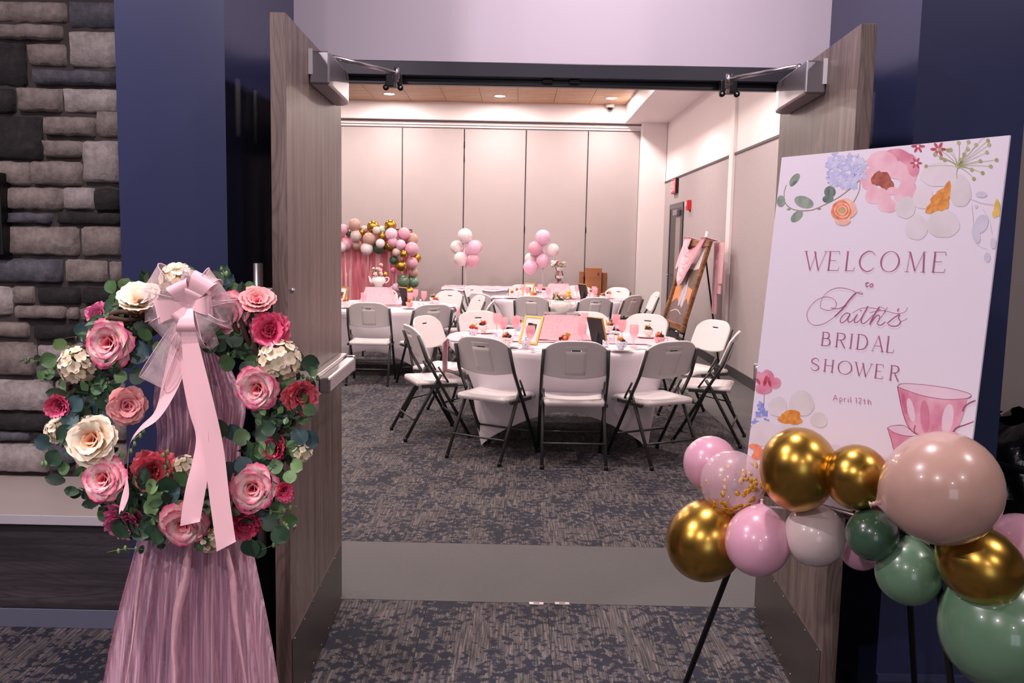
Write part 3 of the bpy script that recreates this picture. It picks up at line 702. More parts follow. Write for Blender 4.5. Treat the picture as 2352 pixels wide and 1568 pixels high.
def photo_frame(p, yaw, lean, black, lab, grp, w_=.13, h_=.19, pic=(120, 96, 84), z=ZT):
    o = empty('photo_frame', (p[0], p[1], z), yaw, lab, 'photo frame', grp)
    M4 = Matrix.Rotation(lean, 4, 'X')
    mb = MB(); t_ = .016
    for (a, b, c, d) in ((-w_/2, w_/2, 0, t_), (-w_/2, w_/2, h_-t_, h_), (-w_/2, -w_/2+t_, t_, h_-t_), (w_/2-t_, w_/2, t_, h_-t_)): mb.box(a, b, -.006, .008, c, d, M4)
    link('frame', mb, o, M_goldf)
    link('photo_mat', MB().box(-w_/2+t_, w_/2-t_, -.002, .003, t_, h_-t_, M4), o, M_photo_white)
    link('photo', MB().box(-w_*.24, w_*.24, -.0035, -.002, h_*.38, h_*.72, M4), o, plain('photo_dark_%d' % pic[0], pic, .4, var=.6, vs=40))
    if black: link('back_board', MB().box(-w_/2+.006, w_/2-.006, .008, .012, .004, h_-.004, M4), o, M_blackcard)
    link('strut', MB().box(-.02, .02, 0, .003, 0, h_*.72, Matrix.Translation((0, .07, 0)) @ Matrix.Rotation(.25, 4, 'X')), o, M_blackcard)
    return o
ff = lambda x, y: fl((x, y))
photo_frame(ff(1212, 790), R(-34), -.42, 0, 'gold photo frame with a white mat, left of the gauze riser on the near table', 'photo frames', .165, .225, (40, 36, 34))
photo_frame(ff(1379, 793), R(128), -.30, 1, 'photo frame seen from its black back, right of the gauze riser on the near table', 'photo frames', .165, .225)

# flower heads and vases
def bloom(mb, c, r, n=9, rnd=random):
    c = V(c)
    for k in range(n):
        a = rnd.random()*6.28; e = rnd.uniform(-.2, 1.3); d = V((cos(a)*cos(e), sin(a)*cos(e), sin(e)))
        mb.sphere(c+d*r*.45, r*.55, 7, 5, (1, 1, .45), rot_to(d+V((0, 0, .01))))
    return mb
def teapot(o, s=1.0, red=True):
    prof = [(0, 0), (.045, 0), (.048, .006), (.040, .012), (.062, .030), (.080, .055), (.084, .075), (.074, .095), (.064, .105), (.068, .112), (.062, .112), (.058, .104), (0, .09)]
    b = link('vase_body', MB().lathe([(r*s, z*s) for r, z in prof], 28, cap=False), o, M_china); b['label'] = 'white glazed teapot body'
    link('handle', MB().tube(crom([(.062*s, 0, .098*s), (.105*s, 0, .108*s), (.122*s, 0, .085*s), (.10*s, 0, .05*s), (.076*s, 0, .042*s)], 5), .006*s, 8), o, M_china)
    link('spout', MB().tube(crom([(-.070*s, 0, .045*s), (-.098*s, 0, .068*s), (-.105*s, 0, .095*s), (-.118*s, 0, .115*s)], 4), [.018*s]*5+[.012*s]*4+[.008*s]*4, 8), o, M_china)
    if red:
        m = MB()
        for i in range(5): m.sphere(((i-2)*.017*s, -.0775*s+abs(i-2)*.0035*s, .078*s-.003*abs(i-2)*s), .011*s, 7, 5, (1, .25, .8))
        link('painted_roses', m, o, plain('painted_rose', (196, 60, 96), .3))
def flowers(o, z, spread, specs, seed, tall=.1):
    rd = random.Random(seed)
    st = MB()
    for i, (m, n_, r_) in enumerate(specs):
        for k in range(n_):
            a = rd.random()*6.28; q = rd.random()**.6*spread; hh = z+tall*(.35+.65*rd.random())*(1-.3*q/spread)
            p = V((cos(a)*q, sin(a)*q*.8, hh)); st.tube([(p.x*.3, p.y*.3, z-.02), p], .0018, 5)
            link('bloom', bloom(MB(), p, r_, 9, rd), o, m)
    lf = MB()
    for k in range(16):
        a = rd.random()*6.28; q = rd.uniform(.3, 1)*spread; p = V((cos(a)*q, sin(a)*q, z+tall*.5*rd.random()))
        lf.sphere(p, .018, 6, 4, (.5, 1, .12), Euler((rd.random()*2, rd.random()*2, a)).to_matrix().to_4x4())
    link('foliage', lf, o, M_leafs); link('stems', st, o, M_leafs)
def riser(t, x, y, hgt, ztop_w, lab, lab2, grp, seed, w_=.26):
    o = empty('table_riser', (x, y, ZT+.004), 0, lab, 'riser', 'centrepiece risers')
    link('riser_box', MB().box(-w_/2, w_/2, -.11, .11, 0, hgt-.004), o, M_mirror)
    rd = random.Random(seed)
    def fn(u, v):
        a = 2*pi*u; k = max(abs(cos(a)), abs(sin(a))); bx, by = cos(a)/k*(w_/2+.004), sin(a)/k*.114
        fold = 1+.05*sin(9*a+seed)+.03*sin(23*a); sp = 1+(v**1.4)*.62*fold
        return (bx*sp, by*(sp*1.05), (hgt-.001)*(1-v)+.006+.004*abs(sin(17*a)))
    g = link('gauze_cover', MB().grid(fn, 90, 14), o, M_gauze)
    pf_ = link('gauze_pool', MB().grid(lambda u, v: ((w_/2+.004)*(1.45+.85*v)*cos(2*pi*u)*(1+.06*sin(11*u*6.28)), .114*(1.5+.6*v)*sin(2*pi*u)*(1+.1*sin(7*u*6.28)), .006+.022*sin(pi*v)*(1+.5*sin(u*60))), 60, 4), o, M_gauze)
    tr = link('mirror_tray', MB().box(-w_/2-.012, w_/2+.012, -.12, .12, 0, .008), None, M_mirror, loc=(x, y, ZT+.005+hgt)); tag(tr, lab2, 'tray', 'mirror trays'); return ZT+.013+hgt
zt = riser(T1, .205, 3.5, .19, .2, 'riser box wrapped in pink gauze on the near round table', 'mirror tray on the pink gauze riser of the near round table', 0, 1)
v1 = empty('teapot_vase', (.205, 3.5, zt), 0, 'white teapot with painted red roses holding mixed flowers on the near table', 'vase', 'flower vases'); teapot(v1, .92)
flowers(v1, .105, .075, [(M_peach, 4, .022), (M_pinkb, 3, .02), (M_yellow, 1, .024), (M_whiteb, 6, .012)], 4, .09)
link('bloom', bloom(MB(), (.045, -.05, .145), .023, 10), v1, M_yellow); link('bloom', bloom(MB(), (.0, -.055, .15), .026, 10), v1, M_peach)
zt2 = riser(T2, T2[0], T2[1]-.02, .20, .2, 'riser box wrapped in pink gauze on the left round table', 'mirror tray on the pink gauze riser of the left round table', 0, 2)
v2 = empty('teapot_vase', (T2[0], T2[1]-.02, zt2), 0, 'white teapot with pale flowers and one yellow bloom on the left table', 'vase', 'flower vases'); teapot(v2, 1.0, False)
flowers(v2, .11, .075, [(M_peach, 2, .03), (M_pinkb, 2, .03), (M_whiteb, 5, .022)], 8, .16)
link('bloom', bloom(MB(), (.085, -.03, .15), .026, 10), v2, M_yellow); link('bloom', bloom(MB(), (-.03, -.06, .14), .036, 10), v2, M_pinkb); link('bloom', bloom(MB(), (.035, -.06, .145), .034, 10), v2, M_peach)
zt3 = riser(T3, T3[0], T3[1]-.02, .20, .2, 'riser box wrapped in pink gauze on the far round table', 'mirror tray on the pink gauze riser of the far round table', 0, 3)
v3 = empty('silver_vase', (T3[0], T3[1]-.02, zt3), 0, 'tall silver glass vase of pink and white flowers on the far table', 'vase', 'flower vases')
link('vase_body', MB().lathe([(0, 0), (.06, 0), (.055, .012), (.032, .03), (.05, .06), (.062, .10), (.05, .14), (.042, .17), (.058, .215), (.054, .215), (.038, .17), (0, .16)], 8, smooth=False, cap=False), v3, plain('mercury_glass', (190, 170, 170), .12, .9, var=.4, vs=50))
flowers(v3, .21, .12, [(M_whiteb, 4, .032), (M_pinkb, 3, .034), (plain('magenta_bloom', (220, 70, 120), .7), 2, .026)], 12, .13)

def dress(t, tn, rads, seed):
    rd = random.Random(seed)
    for i, (deg, lab) in enumerate(rads):
        a = R(deg); p = (t[0]+.70*cos(a), t[1]+.70*sin(a)); cup(p, i % 3, 'teacup of fruit '+lab, tn, a, True, i % 3 == 1)
        a2 = a+.22; goblet((t[0]+.53*cos(a2), t[1]+.53*sin(a2)), 'pink goblet '+lab, 'pink goblets on the '+tn)
        if i % 2 == 0: a3 = a-.25; favor((t[0]+.58*cos(a3), t[1]+.58*sin(a3)), 'blue and white favor jar '+lab, tn)
dress(T2, 'left round table', [(-112, 'at the front left of the left table'), (-52, 'at the front right of the left table'), (-12, 'at the right of the left table'), (30, 'at the right rear of the left table'), (85, 'at the back of the left table'), (140, 'at the left rear of the left table'), (-160, 'at the left of the left table')], 3)
dress(T3, 'far round table', [(-158, 'at the left of the far table'), (-120, 'at the front left of the far table'), (-35, 'at the front right of the far table'), (5, 'at the right of the far table'), (45, 'at the right rear of the far table'), (105, 'at the back of the far table'), (145, 'at the left rear of the far table')], 4)
photo_frame((T2[0]-.42, T2[1]-.30), R(-30), -.38, 0, 'gold photo frame left of the riser on the left round table', 'photo frames', .165, .225, (150, 92, 60))
photo_frame((T2[0]+.36, T2[1]-.18), R(130), -.28, 1, 'photo frame with a black back on the left round table', 'photo frames', .165, .225)
photo_frame((T3[0]-.44, T3[1]-.18), R(-30), -.38, 0, 'small gold photo frame left of the riser on the far round table', 'photo frames', .16, .22, (90, 90, 96))
photo_frame((T3[0]+.36, T3[1]-.15), R(130), -.28, 1, 'photo frame with a black back on the far round table', 'photo frames', .16, .22)
# ================================================================== BALLOONS (shared builder)
def latex(name, rgb, rough=.16, alpha=None, glow=.0):
    t = NT(name); f = t.noise(t.coord('Object'), 6, 2)
    c = srgb(*rgb); t.set(Base_Color=t.mix(f, tuple(x*.95 for x in c[:3])+(1,), tuple(min(1, x*1.05) for x in c[:3])+(1,)), Roughness=.28, Coat_Weight=.8, Coat_Roughness=.06)
    if alpha: t.set(Alpha=alpha)
    MATS[name] = t.m; return t.m
B_pink = latex('pink_latex', (222, 166, 186)); B_white = latex('white_latex', (236, 224, 226)); B_blush = latex('blush_latex', (188, 152, 138))
B_lav = latex('pale_pink_latex', (232, 190, 214)); B_cream = latex('ivory_pearl_latex', (214, 196, 192)); B_green = latex('dark_green_latex', (56, 88, 66)); B_sage = latex('sage_green_latex', (96, 130, 102))
B_gold = plain('gold_chrome', (190, 150, 66), .28, 1, var=.03, coat=.2); B_clear = latex('clear_tinted_latex', (240, 196, 208), alpha=.42); B_mint = latex('mint_latex', (190, 216, 190))
B_hot = latex('hot_pink_latex', (238, 120, 170))
bal_prof = [(0, 1.0), (.17, .985), (.34, .94), (.5, .866), (.64, .766), (.77, .64), (.87, .5), (.945, .33), (.985, .17), (1.0, 0), (.985, -.18), (.94, -.36), (.865, -.53), (.76, -.69), (.62, -.83), (.46, -.95), (.30, -1.04), (.16, -1.10), (.06, -1.15), (.035, -1.19)]
bal_m = MB().lathe(bal_prof[::-1], 28, cap=False).mesh('balloon_skin')
knot_m = MB().lathe([(.035, -1.18), (.05, -1.21), (.03, -1.235), (.075, -1.28), (.06, -1.285), (0, -1.25)][::-1], 10, cap=False).mesh('balloon_knot')
_bm = {}
def bmesh_for(m):
    if m.name not in _bm:
        a = bal_m.copy(); a.materials.append(m); b = knot_m.copy(); b.materials.append(m); _bm[m.name] = (a, b)
    return _bm[m.name]
def balloon(parent, c, r, m, lab=None, tail=(0, 0, -1), origin=(0, 0, 0), el=1.0):
    a, b = bmesh_for(m); q = (-V(tail)).to_track_quat('Z', 'Y').to_euler()
    o = link('balloon', a, parent, None, loc=V(c)-V(origin), rot=q, scale=(r, r, r*el)); link('knot', b, o, None)
    if lab: o['label'] = lab
    return o

# balloon bouquets on the long table, with clear stands
def bouquet(bx, by, lst, lab):
    o = empty('balloon_bouquet', (bx, by, .76), 0, lab, 'balloon bouquet', 'balloon bouquets on clear stands')
    link('stand_base', MB().lathe([(0, 0), (.09, 0), (.09, .01), (.02, .02), (0, .02)], 20), o, M_cl)
    link('stand_pole', MB().tube([(0, 0, .01), (0, 0, .62)], .007, 8), o, M_cl)
    for (x, y, r, m, lb) in lst:
        p = aY(x, y, by+(.10 if lb.startswith('rear') else -.03)); D = (p-CAM_C).dot(_f); rr = r*D/FPX
        b = balloon(o, p, rr, m, lb+' balloon', V((bx, by, 1.1))-p, (bx, by, .76))
        k = p+(V((bx, by, 1.1))-p).normalized()*rr*1.27
        link('stick', MB().tube([k-V((bx, by, .76)), V((0, 0, .30))], .004, 6), o, M_cl)
M_cl = plain('clear_acrylic', (224, 214, 220), .1, Alpha=.35)
lt = empty('long_table', (-.15, 11.2, 0), 0, 'long banquet table against the back partition wall', 'table')
link('tabletop', MB().box(-1.2, 1.2, -.38, .38, .70, .745), lt, M_board, bev=.008)
for x in (-1.05, 1.05):
    for y in (-.3, .3): link('leg', MB().tube([(x, y, .70), (x, y, 0)], .014, 8), lt, M_chair_t)
def ltc(u, v):
    # rectangular stretch cloth wrapped round the table
    per = [(-1.21, -.39), (1.21, -.39), (1.21, .39), (-1.21, .39), (-1.21, -.39)]; k = min(3, int(u*4)); f = u*4-k
    x = per[k][0]+(per[k+1][0]-per[k][0])*f; y = per[k][1]+(per[k+1][1]-per[k][1])*f
    if v == 0: return (x*.02, y*.02, .750)
    if v < .3: return (x*.985, y*.97, .751)
    q = (v-.3)/.7; arch = abs(sin(pi*f)); return (x*(1-.03*q*arch), y*(1-.1*q*arch), .748-(.735-.10*arch**.6)*q)
tc = link('tablecloth', MB().grid(ltc, 80, 12), None, M_cloth, loc=(-.15, 11.2, 0)); tag(tc, 'white cloth on the long table against the back wall', 'tablecloth', 'white stretch tablecloths')
lr = link('table_runner', MB().grid(lambda u, v: (-1.235+2.47*u, -.43+.80*v, .757+.006*sin(40*u+9*v)**2) if v > .06 else (-1.235+2.47*u, -.43, .72+.03*v/.06+.012*sin(33*u)), 90, 10), None, M_gauze, loc=(-.15, 11.2, 0)); tag(lr, 'pink gauze runner along the long table', 'table runner', 'pink gauze table runners')
sd_ = link('side_drape', MB().grid(lambda u, v: (-1.235-.02*v-.012*abs(sin(u*14)), -.36+.55*u, .757-.70*v), 30, 8), None, M_gauze, loc=(-.15, 11.2, 0)); tag(sd_, 'pink gauze hanging down the left end of the long table', 'drape')
bouquet(-1.02, 11.2, [(1068, 541, 17, B_white, 'top white'), (1049, 567, 15, B_white, 'rear left white'), (1058, 594, 16, B_white, 'lower left white'), (1087, 569, 17.5, B_lav, 'pale pink'), (1093, 566, 15, B_pink, 'rear pink'), (1086, 598, 15.5, B_pink, 'lower pink'), (1074, 582, 14, B_lav, 'rear pale pink')], 'bunch of white and pink balloons on the left of the long table')
bouquet(.27, 11.2, [(1247, 545, 18, B_lav, 'top pale pink'), (1229, 570, 16.5, B_pink, 'left pink'), (1270, 574, 15, B_white, 'white'), (1218, 593, 13, B_white, 'rear small white'), (1218, 613, 16.5, B_lav, 'lowest pink'), (1247, 598, 15.5, B_lav, 'right lower pale pink'), (1240, 586, 15, B_pink, 'rear pink')], 'bunch of mostly pink balloons on the right of the long table')

# balloon arch and fringe backdrop behind the left table
BY = 10.9
p0 = aY(905, 560, BY)
bd = empty('fringe_backdrop', (-2.75, BY+.12, 0), 0, 'pink foil fringe curtain on a frame behind the left table', 'backdrop')
link('frame', MB().tube([(-.85, .02, 0), (-.85, .02, 1.68), (.85, .02, 1.68), (.85, .02, 0)], .014, 8), bd, M_chair_t)
for x in (-.85, .85): link('foot', MB().tube([(x, -.2, .012), (x, .24, .012)], .012, 8), bd, M_chair_t)
rd = random.Random(11); frm = [plain('fringe_pink', (222, 128, 142), .4, .2, var=.1), plain('fringe_rose', (206, 104, 122), .4, .2, var=.1), plain('fringe_pale', (236, 178, 184), .35, .3)]
strips = [[MB().grid(lambda u, v, s=s: ((u-.5)*.042, .014*sin(v*9+s)+.006*sin(v*23+s), 1.66*(1-v)+.01), 1, 16, True).mesh('fringe_strip') for s in (0, 2)] for m in frm]
for row, m in zip(strips, frm):
    for me in row: me.materials.append(m)
for layer in range(2):
    for i in range(40):
        k = rd.choice((0, 0, 1, 2)); link('fringe_strip', strips[k][i % 2], bd, None, loc=(-.82+i*.042+rd.uniform(-.008, .008), -.012*layer, 0), rot=(0, 0, rd.uniform(-.35, .35)))
arch = empty('balloon_arch', (-2.6, BY, 0), 0, 'balloon arch of pink, blush, gold, white and green balloons over the fringe', 'balloon arch')
path = [aY(x, y, BY)-V((-2.6, BY, 0)) for x, y in ((760, 640), (770, 590), (800, 560), (850, 540), (900, 540), (935, 570), (945, 620), (935, 660), (925, 690))]
link('support_strip', MB().tube(crom(path, 5), .006, 6), arch, M_cl)
# crop scale 7.127 from (780,480)
AR = [(245, 255, 104, B_blush, 0), (55, 330, 85, B_pink, 0), (150, 400, 55, B_green, 1), (405, 330, 60, B_cream, 1), (270, 435, 95, B_cream, 0), (548, 285, 100, B_gold, 0), (605, 350, 66, B_cream, -1), (695, 335, 62, B_mint, 0), (832, 265, 97, B_gold, 0),
      (365, 380, 52, B_gold, 0), (485, 490, 110, B_blush, -1), (290, 590, 85, B_blush, 1), (445, 650, 104, B_white, -1), (640, 640, 100, B_green, 0), (668, 562, 76, B_white, -2), (700, 440, 60, B_gold, -1), (848, 410, 102, B_lav, -1), (815, 610, 88, B_gold, 0), (870, 540, 84, B_pink, -1), (1055, 400, 100, B_pink, 0),
      (1000, 580, 84, B_lav, -1), (1190, 490, 100, B_blush, 1), (1180, 650, 112, B_pink, -1), (1050, 735, 62, B_gold, -2), (930, 705, 68, B_cream, -1), (895, 835, 80, B_green, 0), (1255, 800, 82, B_gold, 1), (1185, 880, 98, B_pink, 0), (1010, 930, 92, B_gold, -2), (1215, 1040, 78, B_blush, 1),
      (1045, 1180, 106, B_sage, 0), (1215, 1200, 88, B_sage, 1), (1145, 1350, 84, B_gold, -1), (105, 570, 105, B_pink, 1), (25, 620, 85, B_white, 0), (880, 1000, 46, B_hot, 1), (930, 1290, 78, B_lav, 1), (-80, 420, 100, B_blush, 0), (-110, 620, 100, B_gold, 0), (-170, 560, 90, B_lav, 0), (-200, 760, 100, B_pink, 0), (-160, 900, 90, B_sage, 0), (-210, 1050, 100, B_gold, 0), (-180, 1230, 100, B_pink, 0), (1000, 1350, 80, B_pink, 2), (1080, 1440, 70, B_pink, 2)]
nm = {B_blush.name: 'blush', B_pink.name: 'pink', B_green.name: 'dark green', B_cream.name: 'ivory', B_gold.name: 'shiny gold', B_mint.name: 'pale mint', B_white.name: 'white', B_lav.name: 'pale pink', B_sage.name: 'green', B_hot.name: 'hot pink'}
for x, y, r, m, dz in AR:
    yy = BY-.12+dz*.09; p = aY(780+x/7.127, 480+y/7.127, yy); D = (p-CAM_C).dot(_f)
    balloon(arch, p, r/7.127*D/FPX, m, nm[m.name]+' balloon', V((p.x*.3-1.9, BY+.3, 1.0))-p, (-2.6, BY, 0))

# cardboard boxes in the back corner
M_card = plain('brown_cardboard', (160, 108, 74), .85, var=.08, vs=20)
def cbox(x0, x1, y, z1, d, lab, z0=0):
    o = empty('cardboard_box', ((x0+x1)/2, y, z0), 0, lab, 'box', 'cardboard boxes in the back corner')
    w_ = x1-x0; link('carton', MB().box(-w_/2, w_/2, -d/2, d/2, 0, z1-z0), o, M_card, bev=.004)
    link('packing_tape', MB().box(-w_/2-.001, w_/2+.001, -.025, .025, z1-z0, z1-z0+.001), o, plain('tape', (186, 140, 96), .3))
    link('box_flap', MB().box(-w_/2+.01, w_/2-.01, -d/2-.004, -d/2, z1-z0-.16, z1-z0-.004), o, M_card)
    link('printed_mark', MB().box(w_*.22, w_*.34, -d/2-.0055, -d/2-.004, z1-z0-.13, z1-z0-.08), o, plain('print_brown', (92, 56, 40), .8))
cbox(1.01, 1.29, 11.75, .62, .40, 'large cardboard box at the bottom in the back corner', 0)
cbox(1.02, 1.285, 11.72, 1.10, .30, 'tall cardboard box on top, behind the far table', .624)
cbox(1.31, 1.395, 11.85, 1.02, .30, 'narrow cardboard box right of the tall one', 0)
cbox(.93, .995, 11.9, 1.03, .2, 'thin cardboard box left of the tall one', 0)

# framed picture on a black easel at the right
o = V((2.041, 7.874, 1.571)); rr_ = V((.0713, -.9975, 0)); dd_ = V((-.264, -.0189, -.9643)); nn_ = rr_.cross(dd_).normalized(); nn_ = -nn_ if nn_.x > 0 else nn_
PW, PH = 1.065, 1.118
PM = frame_mat(V((0, 0, 0)), rr_, dd_, nn_)
M_pf = wood('carved_brown_frame', (84, 50, 26), (126, 80, 44), (160, 108, 60), 1, .35)
pfm = tag(empty('framed_picture', o), 'large brown framed couple portrait leaning on an easel by the right wall', 'picture')
def pb(x0, x1, y0, y1, z0, z1, m, nme, par=None, lab=None, bev=0):
    q = link(nme, MB().box(x0, x1, y0, y1, z0, z1, PM), par or pfm, m, bev=bev)
    if lab: q['label'] = lab
    return q
for a in ((0, PW, 0, .085), (0, PW, PH-.085, PH), (0, .085, .085, PH-.085), (PW-.085, PW, .085, PH-.085)): pb(a[0], a[1], a[2], a[3], 0, .045, M_pf, 'frame_side', bev=.012)
pb(.08, PW-.08, .08, PH-.08, -.002, .01, plain('print_sky', (226, 214, 218), .4), 'print_sky')
pb(.085, PW-.085, .50, PH-.085, .0101, .0115, plain('print_field', (222, 150, 104), .4, var=.2, vs=6), 'print_field')
hill = MB().add([PM @ V(v) for v in ((.085, .42, .012), (.35, .36, .012), (.7, .37, .012), (PW-.085, .33, .012), (PW-.085, .62, .012), (.5, .56, .012), (.085, .60, .012))], [(0, 1, 2, 3, 4, 5, 6)])
link('print_hill', hill, pfm, plain('print_hill', (104, 92, 80), .4, var=.35, vs=20))
def wob(cx, cy, rx, ry, z, n=14, a0=0):
    return [PM @ V((cx+rx*cos(2*pi*i/n)*cos(a0)-ry*sin(2*pi*i/n)*sin(a0), cy+rx*cos(2*pi*i/n)*sin(a0)+ry*sin(2*pi*i/n)*cos(a0), z)) for i in range(n)]
rocks = MB().add([PM @ V(v) for v in ((.085, .82, .0125), (.3, .74, .0125), (.55, .83, .0125), (.75, .72, .0125), (PW-.085, .86, .0125), (PW-.085, PH-.085, .0125), (.085, PH-.085, .0125))], [(0, 1, 2, 3, 4, 5, 6)])
link('print_ground', rocks, pfm, plain('print_ground', (118, 100, 98), .4, var=.35, vs=14))
fig = MB()
for a in ((.48, .70, .055, .14, .1), (.60, .69, .07, .16, -.15), (.47, .53, .032, .04, 0), (.58, .51, .032, .04, 0), (.52, .60, .12, .03, .4)): fig.poly(wob(a[0], a[1], a[2], a[3], .0135+.0002*a[0], 14, a[4]))
link('print_couple', fig, pfm, plain('print_couple', (196, 196, 212), .4, var=.25, vs=30))
hd = MB().poly(wob(.475, .515, .022, .028, .0145)).poly(wob(.575, .5, .022, .03, .0146)); link('print_heads', hd, pfm, plain('print_heads', (170, 110, 80), .4))
dress_ = MB().grid(lambda u, v: PM @ V((.2+.5*u, .92+.04*sin(pi*u)*-1+.012*v, .0148)), 12, 1); link('print_train', dress_, pfm, plain('print_veil', (216, 206, 214), .4))
W = lambda x, y, z=0: o+PM.to_3x3() @ V((x, y, z))
ea = tag(empty('display_easel', (2.0, 7.35, 0)), 'black tripod easel under the large framed picture', 'easel', 'display easels')
E0 = V((2.0, 7.35, 0)); topc = W(PW/2, .05, -.06)
L1 = W(.18, PH+.02, -.05); L2 = W(PW-.18, PH+.02, -.05)
for l_ in (L1, L2):
    q = l_+(l_-topc)*((l_.z)/(topc.z-l_.z)); link('leg', MB().tube([topc-E0, V((q.x, q.y, .0))-E0], .011, 8), ea, M_black)
link('leg', MB().tube([topc-E0, V((2.33, 7.12, 0))-E0], .011, 8), ea, M_black)
link('ledge', MB().tube([W(.1, PH+.02, -.03)-E0, W(PW-.1, PH+.02, -.03)-E0], .012, 8), ea, M_black)
for x in (.2, PW-.2): link('peg', MB().tube([W(x, PH+.018, -.03)-E0, W(x, PH+.018, .06)-E0], .009, 8), ea, M_steel)
link('easel_tip', MB().tube([topc-E0, topc-E0+V((.03, 0, .18))], .018, 8), ea, M_china)
# pink scarf looped over the frame
def scarf():
    mb = MB()
    def sw(a, b, sag, n0):                                     # swag between two points of the top edge
        def fn(u, v):
            x = a[0]+(b[0]-a[0])*u; s = 4*u*(1-u)
            y = a[1]+(b[1]-a[1])*u+sag*s*(.35+.65*v)-.03*(1-s)*(1-v); return W(x, y, .055+.03*s+.012*sin(v*22+u*3))-o
        mb.grid(fn, 24, 16)
    for k in range(3): sw((.04+.05*k, .0), (PW-.30+.06*k, .0), .60-.10*k, 0)
    mb.grid(lambda u, v: W(.0+.30*u+.02*sin(v*5), -.012+.42*v*(1-u*.3), .056+.02*abs(sin(u*16+v*3)))-o, 16, 16)
    mb.grid(lambda u, v: W(-.005+.32*u, -.016-.012*abs(sin(u*16)), .09-.19*v)-o, 16, 4)
    mb.grid(lambda u, v: W(PW-.34+.30*u, -.016-.012*abs(sin(u*16)), .07-.16*v)-o, 16, 4)
    for (x, w_, L, z) in ((PW-.34, .16, .85, -.10), (PW-.20, .16, .60, -.10), (PW-.10, .12, .48, -.09)):
        mb.grid(lambda u, v: (W(x+w_*u, -.01, z)-o)+V((.015+.02*sin(u*14+v*2), -.04*v, -L*v)), 12, 14)
    return mb
sc_ = link('scarf', scarf(), None, M_gauze, loc=o); tag(sc_, 'pink gauze scarf looped over the top of the large framed picture', 'scarf')
# ================================================================== FLORAL WREATH ON A DRAPED EASEL
def wp(x, y, off=0.0):                                         # point on the leaning wreath plane
    p = aY(x, y, -1.40); p = aY(x, y, -1.40+.14*(p.z-1.1)-off); return p
PXM = (wp(410, 935)-CAM_C).dot(_f)/FPX                         # metres per pixel there
WO = wp(415, 940); WN = V((0, -.99, .10)).normalized()
wr_ = tag(empty('floral_wreath', WO), 'large wreath of pink and cream roses, peonies and eucalyptus with a pink bow', 'wreath')
ring = [V((cos(a)*.252, .0, sin(a)*.262)) for a in [2*pi*i/40 for i in range(40)]]
M_vine = plain('brown_grapevine', (74, 52, 40), .85, var=.3, vs=30)
rv = random.Random(21)
for k in range(6):
    ph = k*1.05; pts = []
    for i in range(61):
        a = 2*pi*i/60; r = .250+.022*cos(9*a+ph)+.006*rv.random()
        pts.append(V((cos(a)*r, .020*sin(9*a+ph), sin(a)*(r+.010))))
    link('vine', MB().tube(pts, .006, 6), wr_, M_vine)
def grad(name, stops, rough=.6, sss=0):
    t = NT(name); uv = t.n('ShaderNodeTexCoord').outputs['UV']; sp = t.n('ShaderNodeSeparateXYZ'); t.l(uv, sp.inputs[0])
    nz = t.noise(t.coord('Object', (3, 3, 3)), 3, 3)
    m = t.n('ShaderNodeMath', operation='MULTIPLY_ADD', inp={0: nz, 1: .25, 2: sp.outputs[1]}); m2 = t.n('ShaderNodeMath', operation='SUBTRACT', inp={0: m.outputs[0], 1: .125})
    t.set(Base_Color=t.ramp(m2.outputs[0], [(p, srgb(*c)) for p, c in stops]), Roughness=rough); return t.m
G_pink = grad('rose_petal_pink_edge', [(.2, (232, 130, 146)), (.48, (250, 224, 212)), (.74, (248, 208, 206)), (.97, (230, 84, 132))])
G_heart = grad('rose_heart_pink', [(.2, (222, 36, 70)), (.65, (234, 90, 116)), (1, (250, 184, 184))])
G_cream = grad('rose_petal_cream', [(.2, (236, 176, 120)), (.5, (246, 220, 180)), (.9, (250, 238, 212))])
G_cheart = grad('cream_rose_heart', [(.2, (230, 120, 96)), (.7, (240, 170, 130)), (1, (244, 206, 170))])
G_salm = grad('salmon_petal', [(.2, (206, 70, 84)), (.6, (232, 130, 134)), (1, (240, 176, 170))])
G_hot = grad('peony_hot_pink', [(.1, (176, 16, 62)), (.5, (222, 44, 96)), (1, (240, 110, 150))])
G_coral = grad('peony_coral', [(.1, (170, 30, 50)), (.5, (214, 62, 82)), (1, (232, 116, 128))])
G_mag = grad('carnation_magenta', [(.1, (190, 40, 100)), (.5, (224, 84, 140)), (1, (240, 140, 184))])
G_crm = grad('peony_crimson', [(.1, (120, 10, 40)), (.5, (176, 28, 66)), (1, (216, 70, 110))])
G_ivory = grad('hydrangea_ivory', [(.0, (200, 190, 130)), (.4, (236, 222, 190)), (1, (244, 228, 210))])
def petal_mesh(ruf, wid, seed, curl=.5):
    rp = random.Random(seed); a = [rp.random()*6 for _ in range(3)]
    def fn(u, v):
        s = (u-.5)*2; w = wid*(math.sin(pi*(.10+.72*v**.85)))
        x = s*w; z = v*(1-.10*s*s)+ruf*.10*sin(s*7+a[0])*v**2
        y = .55*x*x-curl*max(0, v-.55)**2*1.6+ruf*.10*sin(s*9+a[1]+v*2)*v**2
        return (x, y, z)
    return MB().grid(fn, 7, 7).mesh('petal')
PET = {}
def petals(m, ruf, wid, curl=.5):
    k = (m.name, ruf, wid)
    if k not in PET:
        L = [petal_mesh(ruf, wid, i+hash(m.name) % 7 if 0 else i, curl) for i in range(3)]
        for me in L: me.materials.append(m)
        PET[k] = L
    return PET[k]
